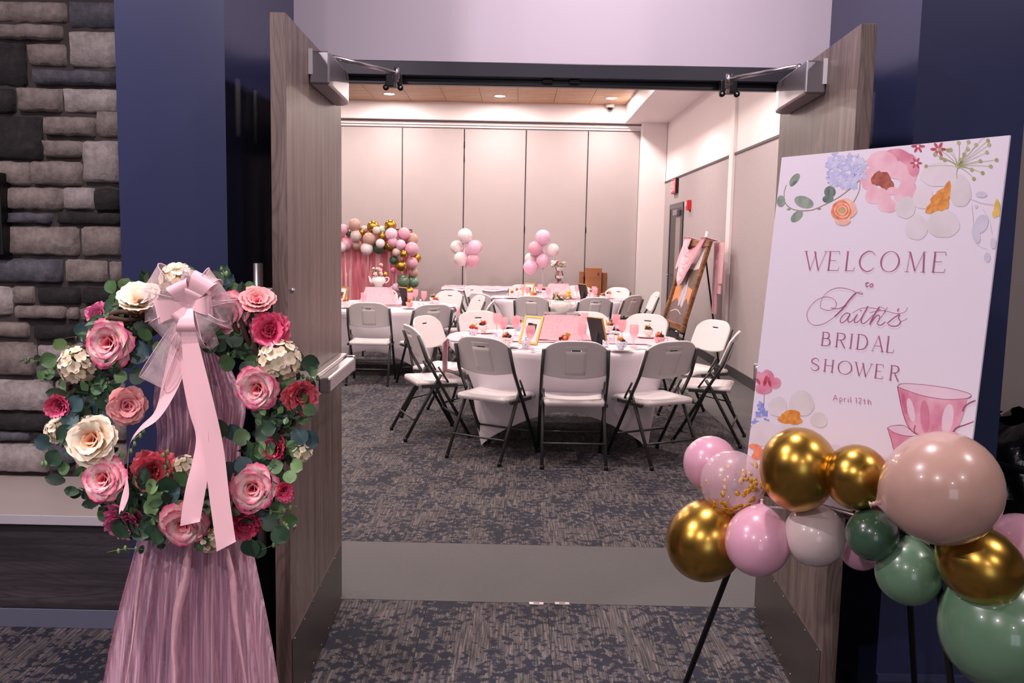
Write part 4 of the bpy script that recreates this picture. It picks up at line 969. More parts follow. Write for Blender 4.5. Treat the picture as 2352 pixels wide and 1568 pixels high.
def petal_mat(ax, phi, th, s, z0=0.0, rad=0.0):
    t = V((1, 0, 0)) if abs(ax.x) < .8 else V((0, 0, 1)); e1 = (t-ax*t.dot(ax)).normalized(); e2 = ax.cross(e1)
    rr = e1*cos(phi)+e2*sin(phi); Z = ax*cos(th)+rr*sin(th); Y = ax*sin(th)-rr*cos(th); X = Y.cross(Z)
    M4 = frame_mat(ax*z0+rr*rad, X*s, Y*s, Z*s); return M4
def add_petals(mb, lst):
    for me, M4 in lst:
        b = len(mb.v); uvd = me.uv_layers[0].data
        mb.v += [tuple(M4 @ v.co) for v in me.vertices]
        for p in me.polygons:
            mb.f.append(tuple(b+i for i in p.vertices)); mb.sm.append(True); mb.uv[len(mb.f)-1] = [tuple(uvd[l].uv) for l in p.loop_indices]
def rose(x, y, rp, mo, mh, lab, ax=None, off=.03, seed=0, cupf=1.0):
    rd = random.Random(seed*13+5); r = rp*PXM; c = wp(x, y, off)-WO
    ax = (V(ax) if ax else V((rd.uniform(-.25, .25), -1, rd.uniform(-.1, .3)))).normalized()
    P1 = petals(mh, .15, .55); P2 = petals(mo, .25, .66)
    heart = MB(); L = []
    for i in range(9): L.append((P1[i % 3], petal_mat(ax, i*2.4, .10+.035*i, r*(.42+.028*i), -.12*r, r*(.03+.012*i))))
    add_petals(heart, L)
    o = link('rose', heart, wr_, mh, loc=c-ax*r*.15); o['label'] = lab
    n = 0
    for ring_, (cnt, th, s) in enumerate(((4, .62, .78), (5, .95, .92), (6, 1.28, 1.0))):
        for i in range(cnt):
            M4 = petal_mat(ax, i*2*pi/cnt+ring_*.6+rd.uniform(-.15, .15), th*cupf+rd.uniform(-.1, .1), r*s*rd.uniform(.93, 1.05), -.10*r, r*.06)
            q = link('petal', P2[n % 3], o, None); q.matrix_local = M4; n += 1
    return o
def peony(x, y, rp, m, lab, ax=None, off=.03, seed=0, n_=20, th1=1.35):
    rd = random.Random(seed*17+3); r = rp*PXM; c = wp(x, y, off)-WO; ax = (V(ax) if ax else V((rd.uniform(-.3, .3), -1, rd.uniform(-.1, .3)))).normalized()
    P = petals(m, .55, .60, .15); h = MB(); add_petals(h, [(P[i % 3], petal_mat(ax, i*2.4, .08+.05*i, r*(.5+.02*i), -.1*r, .03*r)) for i in range(8)])
    o = link('peony', h, wr_, m, loc=c-ax*r*.15); o['label'] = lab
    for i in range(n_):
        f = (i+.5)/n_; q = link('petal', P[i % 3], o, None); q.matrix_local = petal_mat(ax, i*2.4, .45+(th1-.45)*f+rd.uniform(-.1, .1), r*rd.uniform(.85, 1.08), -.1*r, .05*r)
    return o
flo = MB()
for k in range(4):
    a = k*pi/2; flo.grid(lambda u, v: (lambda L, W_: (cos(a)*L-sin(a)*W_, sin(a)*L+cos(a)*W_, .18*L*L+.12*W_*W_))(v, (u-.5)*1.1*math.sin(pi*(.12+.7*v))), 3, 4)
flo_m = flo.mesh('floret'); flo_m.materials.append(G_ivory)
def hydrangea(x, y, rp, lab, off=.02, seed=0, n_=46):
    rd = random.Random(seed*7+1); r = rp*PXM; c = wp(x, y, off)-WO
    o = link('hydrangea', MB().sphere((0, 0, 0), r*.72, 14, 9), wr_, G_ivory, loc=c); o['label'] = lab
    for i in range(n_):
        z = 1-2*(i+.5)/n_; a = i*2.39996; q = sqrt(1-z*z); d = V((q*cos(a), z if False else q*sin(a), z))
        if d.y > .45: continue
        d = (d+V((rd.uniform(-.1, .1), 0, rd.uniform(-.1, .1)))).normalized()
        f = link('floret', flo_m, o, None); s = r*rd.uniform(.24, .33); M4 = rot_to(d) @ Matrix.Rotation(rd.random()*3, 4, 'Z') @ Matrix.Diagonal((s, s, s, 1)); M4.translation = d*r*.86; f.matrix_local = M4
rose(249, 787, 58, G_pink, G_heart, 'open pink and cream rose at the upper left', (-.1, -1, .1), .045, 1)
rose(322, 700, 62, G_cream, G_cheart, 'cream rose bud left of the bow', (.1, -.6, .85), .05, 2, .5)
rose(522, 720, 50, G_pink, G_heart, 'pink rose right of the bow', (-.1, -1, .05), .04, 3)
rose(591, 893, 52, G_pink, G_heart, 'pink and white rose on the right side', (-.15, -1, 0), .045, 4)
rose(580, 1122, 54, G_pink, G_heart, 'pink and white rose at the lower right', (.05, -1, .15), .045, 5)
rose(421, 1206, 55, G_pink, G_heart, 'pink and white rose at the bottom', (.1, -1, -.25), .04, 6)
rose(237, 1100, 54, G_pink, G_heart, 'pink and white rose at the lower left', (-.1, -1, .25), .045, 7)
rose(210, 1009, 58, G_cream, G_cheart, 'cream rose with a peach heart on the left side', (0, -1, .3), .045, 8)
rose(293, 932, 44, G_salm, G_heart, 'salmon rose on the inner left side', (.5, -1, .1), .03, 9)
rose(592, 692, 44, G_salm, G_heart, 'salmon rose turned up at the upper right', (.2, -.7, .75), .04, 10, .75)
peony(619, 760, 48, G_hot, 'hot pink peony at the upper right', None, .04, 1, 18, 1.5)
peony(136, 931, 38, G_hot, 'round hot pink peony bud at the left edge', (0, -1, 0), .03, 2, 14, .85)
peony(692, 908, 44, G_coral, 'coral pink peony at the right edge', (.6, -1, -.1), .02, 3, 18, 1.4)
peony(632, 1030, 34, G_crm, 'crimson peony on the right side', None, .02, 4, 14, 1.2)
peony(563, 1200, 46, G_crm, 'crimson peony at the lower right edge', (.3, -1, -.4), .02, 5, 18, 1.5)
peony(352, 1082, 52, G_coral, 'coral peony inside the bottom', None, .0, 6, 18, 1.5)
peony(652, 1127, 28, G_hot, 'small hot pink peony at the lower right', (.5, -1, 0), .02, 7, 12, 1.1)
peony(290, 1192, 54, G_mag, 'magenta carnation at the lower left edge', (-.1, -1, -.6), .0, 8, 22, 1.5)
peony(226, 724, 32, G_mag, 'small magenta flower at the upper left', None, .0, 9, 14, 1.4)
peony(500, 1075, 30, G_coral, 'coral flower behind the ribbon tails', None, -.01, 10, 12, 1.4)
hydrangea(182, 838, 48, 'cream hydrangea at the left side', .02, 1)
hydrangea(642, 826, 52, 'cream hydrangea at the right side', .03, 2)
hydrangea(408, 644, 44, 'cream hydrangea at the top behind the bow', .02, 3)
hydrangea(139, 990, 36, 'pale cream flower cluster at the left edge', .0, 4)
hydrangea(692, 1036, 28, 'small cream cluster at the right edge', .0, 5, 30)
hydrangea(481, 1236, 34, 'cream cluster at the bottom edge', -.01, 6, 34)
hydrangea(424, 1072, 30, 'cream cluster behind the ribbons', -.01, 7, 30)
# eucalyptus and other leaves
def leafmat(name, c, r=.5): return plain(name, c, r, var=.14, vs=20)
LM = [leafmat('eucalyptus_dark', (50, 80, 58)), leafmat('eucalyptus_mid', (78, 114, 68)), leafmat('eucalyptus_blue', (62, 92, 94)), leafmat('eucalyptus_light', (124, 160, 104)), leafmat('foliage_deep', (34, 54, 38))]
def leaf_mesh(wid, m):
    me = MB().grid(lambda u, v: ((u-.5)*2*wid*sin(pi*min(1, .04+.96*v))**.62, .25*((u-.5)*2*wid)**2+.10*sin(v*2.6), v), 4, 6).mesh('leaf'); me.materials.append(m); return me
LEAF = [[leaf_mesh(.52, m) for m in LM], [leaf_mesh(.30, m) for m in LM]]
nleaf = 0
def leaf(x, y, s, ang, k, shp=0, off=.0, tilt=None, rd=random):
    global nleaf
    nleaf += 1
    d = V((cos(ang), rd.uniform(-.35, .35) if tilt is None else tilt, sin(ang))).normalized()
    n = V((rd.uniform(-.35, .35), -1, rd.uniform(-.2, .45))); X = n.cross(d).normalized(); Y = d.cross(X)
    q = link('leaf', LEAF[shp][k], wr_, None); s *= PXM; M4 = frame_mat(wp(x, y, off)-WO, X*s, Y*s, d*s); q.matrix_local = M4
rl = random.Random(5)
for (x, y, s, a, k) in [(492, 665, 46, 95, 0), (500, 650, 44, 20, 2), (520, 668, 40, -10, 1), (515, 640, 34, 70, 0), (560, 665, 30, 10, 1), (262, 672, 34, 120, 1), (285, 668, 34, 60, 3), (270, 700, 40, 200, 0), (265, 710, 44, 250, 0), (300, 700, 34, -30, 1), (228, 750, 30, 160, 1), (150, 800, 30, 130, 3), (130, 820, 36, 200, 1), (120, 845, 30, 260, 1), (95, 820, 20, 190, 4), (100, 850, 26, 250, 1),
                        (250, 845, 34, 40, 1), (262, 860, 30, -20, 3), (228, 860, 34, 110, 0), (240, 880, 38, -60, 1), (285, 840, 46, 20, 4), (300, 855, 40, -30, 0), (216, 915, 44, 260, 2), (235, 945, 48, -20, 2), (180, 950, 44, 230, 2), (165, 940, 40, 40, 2), (120, 1020, 40, 160, 2), (135, 1035, 40, 230, 0), (150, 1030, 34, -20, 2), (160, 1070, 30, 200, 1), (150, 1105, 44, 170, 4), (190, 1130, 40, 190, 4), (230, 1150, 40, 200, 4),
                        (320, 1110, 40, 60, 0), (335, 1120, 34, 10, 3), (345, 1130, 34, -60, 3), (315, 1130, 44, 230, 0), (300, 1160, 44, 100, 0), (290, 1190, 50, 250, 0), (310, 1200, 50, -40, 0), (330, 1170, 38, 20, 3), (335, 1190, 34, -30, 3), (365, 1140, 60, 30, 2), (360, 1160, 60, -10, 2), (385, 1130, 44, 90, 0), (410, 1110, 40, 60, 1), (395, 1180, 40, -90, 0),
                        (500, 960, 40, 200, 0), (525, 985, 44, 180, 0), (545, 1010, 40, 120, 2), (530, 1060, 44, -100, 2), (550, 1050, 40, -60, 2), (590, 960, 40, 70, 0), (600, 985, 36, 10, 0), (575, 1000, 40, 200, 1), (640, 975, 40, 30, 0), (660, 960, 46, 80, 0), (680, 985, 40, -60, 2), (690, 1000, 46, -30, 2), (660, 1040, 30, 30, 3), (670, 1060, 34, -30, 3), (650, 1065, 34, 200, 1), (640, 1075, 34, -100, 1), (620, 1060, 34, 200, 0), (665, 1080, 30, -80, 3),
                        (540, 830, 40, 190, 1), (520, 800, 34, 150, 0), (500, 790, 36, 200, 0), (560, 830, 34, -60, 0), (600, 830, 44, -100, 1), (545, 745, 34, 200, 1), (530, 780, 30, -20, 1), (600, 730, 40, 60, 4), (590, 745, 36, 180, 4), (600, 1190, 44, -20, 0), (620, 1180, 40, 30, 1), (630, 1210, 44, -50, 0), (590, 1240, 44, -90, 0), (570, 1235, 46, -70, 0), (650, 1190, 34, -10, 1), (380, 1250, 24, 200, 4), (330, 1252, 24, 240, 4), (350, 760, 44, 150, 4), (330, 780, 34, 60, 1), (350, 800, 30, 10, 3), (700, 930, 30, -40, 1), (710, 860, 24, 30, 1), (702, 850, 26, 120, 1), (715, 870, 20, -70, 4)]:
    leaf(x, y, s, R(a+rl.uniform(-8, 8)), k, 0 if k != 4 else 1, rl.uniform(.01, .04), None, rl)
for i in range(190):
    a = rl.random()*2*pi; q = max(165, min(300, rl.gauss(234, 36))); x = 415+q*cos(a)*.98; y = 940-q*sin(a)*1.06
    leaf(x, y, rl.uniform(28, 52), rl.random()*2*pi, rl.choice((0, 0, 0, 1, 1, 1, 2, 3)), rl.choice((0, 0, 1)), rl.uniform(-.015, .038), None, rl)
# dense small foliage under the flowers (past counting)
for k, (m, n_) in enumerate(((LM[4], 380), (LM[0], 360), (LM[1], 240), (LM[3], 50))):
    mb = MB()
    for i in range(n_):
        a = rl.random()*2*pi; q = max(180, min(290, rl.gauss(234, 28))); c = wp(415+q*cos(a)*.98, 940-q*sin(a)*1.06, rl.uniform(-.02, .042))-WO
        M4 = frame_mat(c, *[V(r_) for r_ in Euler((rl.uniform(-.8, .8), rl.uniform(0, 6.3), rl.uniform(-.8, .8))).to_matrix()]); L_s = rl.uniform(.018, .034)
        mb.add([M4 @ (V(p)*L_s) for p in ((0, 0, 0), (.35, .08, .4), (.3, .1, .75), (0, .02, 1.1), (-.3, .1, .75), (-.35, .08, .4))], [(0, 1, 2, 3), (0, 3, 4, 5)])
    o = link('foliage', mb, wr_, m); o['kind'] = 'stuff'
# wispy twigs with tiny leaves or buds
def twig(pts, r=1.6, m=None, nl=6, k=1):
    P = crom([wp(x, y, .01+.02*(i % 2))-WO for i, (x, y) in enumerate(pts)], 5); o = link('twig', MB().tube(P, [r*PXM*(1-.6*i/len(P)) for i in range(len(P))], 5), wr_, m or M_vine)
    b = MB()
    for i in range(nl):
        p = P[int((i+1)/(nl+1)*(len(P)-1))]; b.sphere(p+V((rl.uniform(-.006, .006), 0, rl.uniform(-.006, .006))), .0045, 6, 4, (1, .5, 1.6))
    link('twig_buds', b, o, LM[k])['kind'] = 'stuff'
M_gt = plain('green_twig', (120, 140, 72), .7)
twig([(165, 800), (120, 840), (90, 830), (70, 822), (44, 830)], 2.2, None, 7, 1); twig([(250, 760), (190, 770), (120, 782)], 1.6, None, 2, 4); twig([(500, 660), (515, 630), (508, 616)], 1.4, M_gt, 4, 3)
twig([(560, 745), (552, 790), (530, 810), (515, 828)], 1.5, M_gt, 4, 3); twig([(600, 1170), (640, 1175), (665, 1165), (682, 1162)], 1.6, M_gt, 3, 3); twig([(640, 1190), (660, 1215), (640, 1245), (600, 1262)], 1.5, M_gt, 6, 3)
twig([(330, 1262), (290, 1260), (245, 1268)], 1.2, M_gt, 3, 3); twig([(140, 1050), (110, 1062), (96, 1070)], 1.5, M_gt, 6, 3); twig([(690, 860), (710, 870), (745, 868)], 1.3, M_gt, 4, 1); twig([(380, 1040), (385, 1100), (400, 1140)], 1.3, None, 10, 3); twig([(455, 1130), (450, 1190), (455, 1240)], 1.5, None, 14, 3)
twig([(350, 790), (380, 800), (400, 790)], 1.3, M_gt, 12, 3); twig([(330, 990), (310, 1010), (300, 1050)], 1.2, M_gt, 5, 3); twig([(575, 760), (590, 800), (600, 850)], 1.4, None, 9, 3)

# bow
t = NT('pink_satin'); t.set(Base_Color=srgb(250, 202, 208), Roughness=.34, Sheen_Weight=.4, Anisotropic=.4); M_sat = t.m
def sheer(name, c, a0, a1, sc, rough=.7):
    t = NT(name); f = t.noise(t.coord('Object', sc), 1, 4, .6)
    t.set(Base_Color=srgb(*c), Roughness=rough, Alpha=t.ramp(f, [(.3, a0), (.7, a1)])); return t.m
M_org = sheer('sheer_organza', (246, 222, 226), .26, .44, (60, 60, 60), .45)
M_orge = plain('organza_edge', (246, 206, 214), .6)
BC = wp(437, 703, .07)
bow = link('bow_knot', MB().sphere((0, 0, 0), .009, 10, 8), wr_, M_sat, loc=BC-WO)
def loop(par, px_, py_, Wd, op, m, nme, base=BC, dz=0.0, edge=False):
    tip = wp(px_, py_, .07+dz); d = tip-base; L = d.length; d.normalize(); n = V((0, -1, 0)); tg = d.cross(n).normalized(); n = tg.cross(d).normalized()
    n = n if n.y < 0 else -n
    def fn(u, v):
        s = sin(pi*u); return tuple(d*L*s**.8+n*(-op*sin(2*pi*u)*.9+.006)+tg*(v-.5)*Wd*(.30+.70*s**.8))
    o = link(nme, MB().grid(fn, 18, 4), par, m)
    if edge:
        for v in (0, 1): link('ribbon_edge', MB().tube([fn(i/24, v) for i in range(25)], .0011, 5), o, M_orge)
for (x, y, w_, op) in ((412, 648, .058, .022), (478, 636, .060, .028), (362, 716, .060, .020), (412, 740, .044, .016), (488, 700, .050, .020), (436, 764, .052, .022), (455, 664, .05, .02)): loop(bow, x, y, w_, op, M_sat, 'satin_loop')
for (x, y, w_, op) in ((352, 640, .085, .03), (510, 656, .10, .03), (374, 768, .075, .03), (448, 800, .075, .03), (500, 760, .07, .03), (340, 700, .08, .03), (470, 632, .09, .035), (352, 880, .065, .02), (540, 720, .07, .02)): loop(bow, x, y, w_, op, M_org, 'organza_loop', dz=-.02, edge=True)
def ribbon(pts, m, nme, w0):
    # pts: (x, y, half width px, twist, offset)
    C_ = crom([wp(x, y, of)-BC for x, y, h, tw, of in pts], 6); H = crom([V((h, tw, 0)) for x, y, h, tw, of in pts], 6)
    mb = MB(); n = len(C_)
    for i in range(n-1): pass
    def fn(u, v):
        i = min(n-1, int(round(v*(n-1)))); h, tw = H[i].x*PXM, H[i].y
        tv = (C_[min(n-1, i+1)]-C_[max(0, i-1)]).normalized(); sd_ = tv.cross(V((0, -1, 0))).normalized(); sd_ = sd_ if sd_.x > 0 else -sd_
        dr = sd_*cos(tw)+V((0, -1, 0))*sin(tw); return tuple(C_[i]+dr*h*(u-.5)*2+(V((0, 0, -.016))*(u-.5)*(-1) if v == 1 else V((0, 0, 0))))
    mb.grid(fn, 4, n-1); o = link(nme, mb, bow, m); return o
ribbon([(418, 740, 16, 0, .07), (414, 800, 24, .1, .065), (392, 880, 22, .3, .06), (362, 950, 16, .8, .06), (322, 985, 12, 1.1, .06), (298, 1020, 12, 1.25, .065), (293, 1080, 14, 1.2, .07), (290, 1130, 16, .8, .075), (276, 1176, 5, .5, .08)], M_sat, 'ribbon_tail', 0)
ribbon([(428, 745, 14, 0, .075), (436, 830, 22, 0, .072), (452, 930, 22, .15, .075), (464, 1000, 20, .5, .08), (462, 1060, 22, .3, .08), (448, 1130, 22, 0, .085), (436, 1203, 21, 0, .09)], M_sat, 'ribbon_tail', 0)
ribbon([(430, 745, 14, 0, .085), (444, 830, 22, 0, .085), (468, 930, 23, 0, .088), (490, 1030, 22, -.1, .09), (505, 1150, 22, 0, .095), (520, 1255, 22, 0, .10)], M_sat, 'ribbon_tail', 0)
ribbon([(455, 720, 10, 0, .04), (478, 760, 16, .3, .045), (490, 800, 18, .3, .05)], M_org, 'ribbon_tail', 0)

# draped gauze and the easel under it
t = NT('pink_crinkle_gauze'); f = t.noise(t.coord('Object', (130, 20, 2.6)), 1, 4, .65)
t.set(Base_Color=t.mix(f, srgb(230, 180, 200), srgb(248, 206, 220)), Roughness=.8, Alpha=t.ramp(f, [(.36, .24), (.50, .44), (.64, .88)])); M_tulle = t.m
D0 = wp(440, 760).y+.06
def drape(off, seed, al=1.0, top=690):
    rows = [(top, 452, 22), (760, 442, 50), (850, 448, 85), (930, 458, 104), (1000, 458, 96), (1080, 452, 104), (1260, 446, 138), (1400, 442, 168), (1568, 438, 198), (1800, 436, 236), (2010, 434, 262)]
    rs_ = crom([V(r_) for r_ in rows], 5); n = len(rs_); rd = random.Random(seed); ph = [rd.random()*6 for _ in range(4)]
    def fn(u, v):
        r_ = rs_[min(n-1, int(round(v*(n-1))))]; s = (u-.5)*2; k = .35+.65*v
        x = r_.y+r_.z*s*(1+.02*sin(v*14+s*3)); p = aY(x, r_.x, -1.33)
        dep = .020*k*sin(s*13+ph[0]+2.2*v)+.012*k*sin(s*29+ph[1]-3*v)+.006*sin(s*57+ph[2]+v*9)
        return tuple(aY(x, r_.x, -1.26-.10*v-off+dep))
    return fn, n-1
def rebase(fn, o_): return lambda u, v: tuple(V(fn(u, v))-o_)
DO = V((-.8, -1.3, 0))
fn, n = drape(.0, 1); cl = link('gauze_drape', MB().grid(rebase(fn, DO), 110, n), None, M_tulle, loc=DO); tag(cl, 'sheer pink crinkled gauze draped over the easel under the wreath', 'drape')
fn2, n2 = drape(.035, 2, top=740); link('gauze_layer', MB().grid(rebase(fn2, DO), 110, n2), cl, M_tulle)
def fold(pts, w_, off, nme):
    C_ = crom([V((x, y, 0)) for x, y in pts], 6); m_ = len(C_)-1
    g = lambda u, v: tuple(aY(C_[int(round(v*m_))].x+(u-.5)*2*w_*(.8+.4*sin(v*7)), C_[int(round(v*m_))].y, -1.40-.04*v-off-.010*sin(pi*u))-DO)
    link(nme, MB().grid(g, 5, m_), cl, M_gauze)
fold([(432, 1250), (425, 1330), (408, 1400), (398, 1480), (402, 1560), (400, 1700), (396, 1960)], 9, 0, 'gathered_fold')
fold([(520, 1260), (534, 1330), (540, 1420), (560, 1540), (585, 1700), (610, 1960)], 6, 0, 'gathered_fold')
fold([(330, 1270), (318, 1350), (305, 1470), (280, 1640), (250, 1960)], 4, 0, 'gathered_fold')
ez = tag(empty('display_easel', (-.8, -1.2, 0)), 'slim black easel hidden under the pink gauze and wreath', 'easel', 'display easels')
E1 = V((-.8, -1.2, 0)); ap = aY(446, 668, -1.14)
for fx, fy in ((aZ(300, 1960, 0).x, -1.22), (aZ(575, 1960, 0).x, -1.22), (ap.x, -1.02)):
    link('leg', MB().tube([ap-E1, V((fx, fy, .0))-E1], .009, 8), ez, M_black)
link('crossbar', MB().tube([aY(400, 1240, -1.2)-E1, aY(492, 1240, -1.2)-E1], .008, 8), ez, M_black)
link('hook', MB().tube([ap-E1, V((ap.x, -1.30, ap.z-.01))-E1], .006, 8), ez, M_black)
# ================================================================== WELCOME SIGN
S0 = V((.5754, -1.008, 1.7567)); SR = V((.5891, -.8079, .0146)).normalized(); SDn = V((-.0859, -.0806, -.9930)).normalized()
SN = SR.cross(SDn).normalized(); SN = SN if SN.y < 0 else -SN
SW, SH = .61, .914
sg = tag(empty('welcome_sign', S0), 'tall white welcome board with printed flowers and plum lettering, on an easel', 'sign')
BMx = frame_mat(V((0, 0, 0)), SR, SDn, SN)
link('board', MB().box(0, SW, 0, SH, -.006, 0, BMx), sg, plain('white_sign_board', (226, 218, 230), .55, var=.01))
def B(x, y):                                                   # picture pixel (enlarged crop) to board coordinates
    d = _ray(1680+x/2.0104, 280+y/2.0104); t_ = (S0-CAM_C).dot(SN)/d.dot(SN); P = CAM_C+d*t_-S0; return (P.dot(SR), P.dot(SDn))
zc = [0.0002]
def nz(): zc[0] += .00003; return zc[0]
def clip(p): return (min(SW-.001, max(.001, p[0])), min(SH-.001, max(.001, p[1])))
def flat(polys, m, nme, lab=None):
    mb = MB(); z = nz()
    for pl in polys:
        z += 1e-6; mb.poly([BMx @ V((clip(p)[0], clip(p)[1], z)) for p in pl])
    o = link(nme, mb, sg, m)
    if lab: o['label'] = lab
    return o
def ell(x, y, rx, ry, a=0, n=20, wob=0, ph=0):
    out = []
    for i in range(n):
        t_ = 2*pi*i/n; k = 1+wob*sin(3*t_+ph)+wob*.6*sin(7*t_+ph*2); u, v = rx*k*cos(t_), ry*k*sin(t_); out.append(B(x+u*cos(R(a))-v*sin(R(a)), y+u*sin(R(a))+v*cos(R(a))))
    return out
def stroke(pts, w0, w1=None, k=5, smooth=True):                # tapered line from crop pixels
    P = [V((*B(x, y), 0)) for x, y in pts]; P = crom(P, k) if smooth and len(P) > 2 else P; n = len(P); out = []
    for i in range(n-1):
        a, b = P[i], P[i+1]; d = (b-a)
        if d.length < 1e-6: continue
        nn = V((-d.y, d.x, 0)).normalized(); f0, f1 = i/(n-1), (i+1)/(n-1); W0 = (w0+((w1 if w1 is not None else w0)-w0)*f0)/2; W1 = (w0+((w1 if w1 is not None else w0)-w0)*f1)/2
        out.append([tuple((a+nn*W0)[:2]), tuple((a-nn*W0)[:2]), tuple((b-nn*W1)[:2]), tuple((b+nn*W1)[:2])])
    return out
def stroke_obj(strokes, m, nme, lab=None):
    mb = MB(); z = nz()
    for st in strokes:
        for q in st: mb.poly([BMx @ V((clip(p)[0], clip(p)[1], z)) for p in q])
    o = link(nme, mb, sg, m)
    if lab: o['label'] = lab
    return o
def wc(name, a, b, sc=14):                                     # watercolour wash
    t = NT(name); f = t.noise(t.coord('Object'), sc, 3); t.set(Base_Color=t.mix(t.ramp(f, [(.35, 0), (.65, 1)]), srgb(*a), srgb(*b)), Roughness=.6); return t.m
W_sage = wc('wash_sage', (120, 140, 126), (150, 164, 150), 40); W_dsage = wc('wash_dark_sage', (84, 104, 96), (116, 134, 124), 60); W_lil = wc('wash_lilac', (176, 180, 222), (206, 206, 232), 60); W_pur = wc('wash_violet', (110, 108, 176), (130, 130, 196), 60)
W_pk = wc('wash_pink', (226, 168, 184), (238, 200, 210), 16); W_pkd = wc('wash_rose', (206, 120, 146), (228, 166, 182), 20); W_brn = wc('wash_brown_red', (150, 66, 60), (176, 100, 76), 60); W_red = wc('wash_crimson', (168, 36, 70), (196, 80, 104), 60)
W_bg = wc('wash_bone', (210, 203, 204), (222, 214, 220), 12); W_bg2 = wc('wash_bone_light', (216, 208, 212), (226, 216, 224), 12); W_or = wc('wash_orange', (206, 122, 44), (228, 160, 70), 90); W_orl = wc('wash_peach', (232, 176, 158), (238, 200, 186), 40); W_oro = wc('wash_ranunculus', (216, 112, 70), (234, 150, 110), 60)
W_ol = wc('wash_olive', (150, 156, 92), (176, 180, 124), 60); W_gr = wc('wash_pale_grey', (196, 192, 210), (210, 204, 220), 20); W_yl = wc('wash_yellow', (206, 168, 60), (226, 196, 100), 60); W_bl = wc('wash_blue', (110, 128, 206), (160, 170, 224), 60); W_stem = wc('wash_stem', (130, 126, 98), (150, 140, 112), 60)
W_tea = wc('wash_tea_pink', (206, 120, 150), (230, 180, 196), 14); W_teal = wc('wash_tea_pale', (222, 196, 210), (230, 206, 220), 14); W_tead = wc('wash_tea_dark', (150, 70, 96), (176, 96, 118), 40)
M_ink = plain('plum_ink', (168, 84, 122), .6, var=.12, vs=30); M_ink2 = plain('pale_plum_ink', (196, 140, 168), .6, var=.1)
# branch and eucalyptus
stroke_obj([stroke([(255, 290), (244, 325), (250, 375), (290, 405), (365, 408), (430, 382), (500, 345), (570, 290), (618, 240)], .0022, .003), stroke([(594, 262), (592, 310), (578, 345), (564, 370)], .0018, .003)], W_stem, 'printed_stem', 'printed branch')
flat([ell(292, 266, 34, 17, -52), ell(229, 366, 20, 27), ell(335, 370, 46, 27, 18), ell(302, 436, 34, 20, -42), ell(405, 400, 9, 6), ell(265, 403, 9, 5)], W_sage, 'printed_leaves', 'printed sage leaves')
flat([ell(455, 323, 27, 27), ell(446, 355, 26, 18, -10), ell(288, 284, 20, 7, -40)], W_dsage, 'printed_leaves')
# hydrangea
rd = random.Random(31); pl = []; pd = []
for i in range(80):
    x, y = rd.uniform(445, 625), rd.uniform(138, 300)
    if ((x-525)/98)**2+((y-215)/95)**2 > 1: continue
    for k in range(4): pl.append(ell(x+8*cos(k*1.57+i), y+8*sin(k*1.57+i), 9, 6, (k*90+i*57), 8))
    pd.append(ell(x, y, 3.5, 3.5, 0, 6))
    if i % 2: pd.append(ell(x+rd.uniform(-12, 12), y+rd.uniform(-10, 10), 8, 3.5, rd.uniform(0, 180), 7))
flat(pl, W_lil, 'printed_hydrangea', 'printed lilac hydrangea'); flat(pd, W_pur, 'printed_hydrangea_dots')  # violet dots and dashes printed over the lilac florets
# pink peony
flat([ell(635, 265, 34, 52, 10, wob=.06), ell(660, 340, 42, 40, 0, wob=.06), ell(720, 385, 44, 34, 10, wob=.06), ell(805, 330, 44, 60, 40, wob=.06), ell(810, 235, 44, 62, -10, wob=.06)], W_pk, 'printed_peony', 'printed pink peony')
flat([ell(770, 165, 70, 40, 10, wob=.05), ell(835, 200, 30, 55, -15)], W_pkd, 'printed_peony'); flat([ell(700, 185, 74, 50, 8, wob=.06), ell(770, 225, 50, 42, 10, wob=.06), ell(700, 340, 34, 28), ell(800, 300, 24, 40, 30)], W_pk, 'printed_peony')
flat([ell(672, 262, 24, 34, 20, wob=.1), ell(700, 268, 42, 36, 30, wob=.1), ell(728, 295, 24, 28)], W_brn, 'printed_peony_heart'); flat([ell(690, 330, 34, 24), ell(745, 318, 28, 18), ell(735, 205, 52, 22, 8)], W_pk, 'printed_peony')
# small crimson flowers
cr = []
for (x, y, r_) in ((853, 190, 26), (955, 126, 34), (862, 112, 30)):
    for k in range(6): cr.append(ell(x+r_*.6*cos(k*1.05), y+r_*.6*sin(k*1.05), r_*.5, r_*.2, k*60, 8))
flat(cr, W_red, 'printed_small_flowers', 'printed crimson flowers'); flat([ell(853, 190, 7, 7), ell(955, 128, 7, 7), ell(862, 112, 6, 6)], W_bg2, 'printed_small_flowers')
# white poppy
flat([ell(805, 395, 46, 52, 20, wob=.04), ell(855, 488, 52, 58, 10, wob=.04), ell(978, 470, 76, 66, 0, wob=.04), ell(1058, 320, 50, 74, 0, wob=.04)], W_bg, 'printed_poppy', 'printed white poppy')
flat([ell(885, 345, 46, 58, 10, wob=.04), ell(962, 245, 88, 56, 0, wob=.05)], W_bg2, 'printed_poppy'); flat([ell(968, 360, 42, 54, 25, wob=.12), ell(930, 398, 36, 22, -20, wob=.12), ell(996, 315, 18, 40, 15, wob=.1)], W_or, 'printed_poppy_heart', 'orange poppy heart')
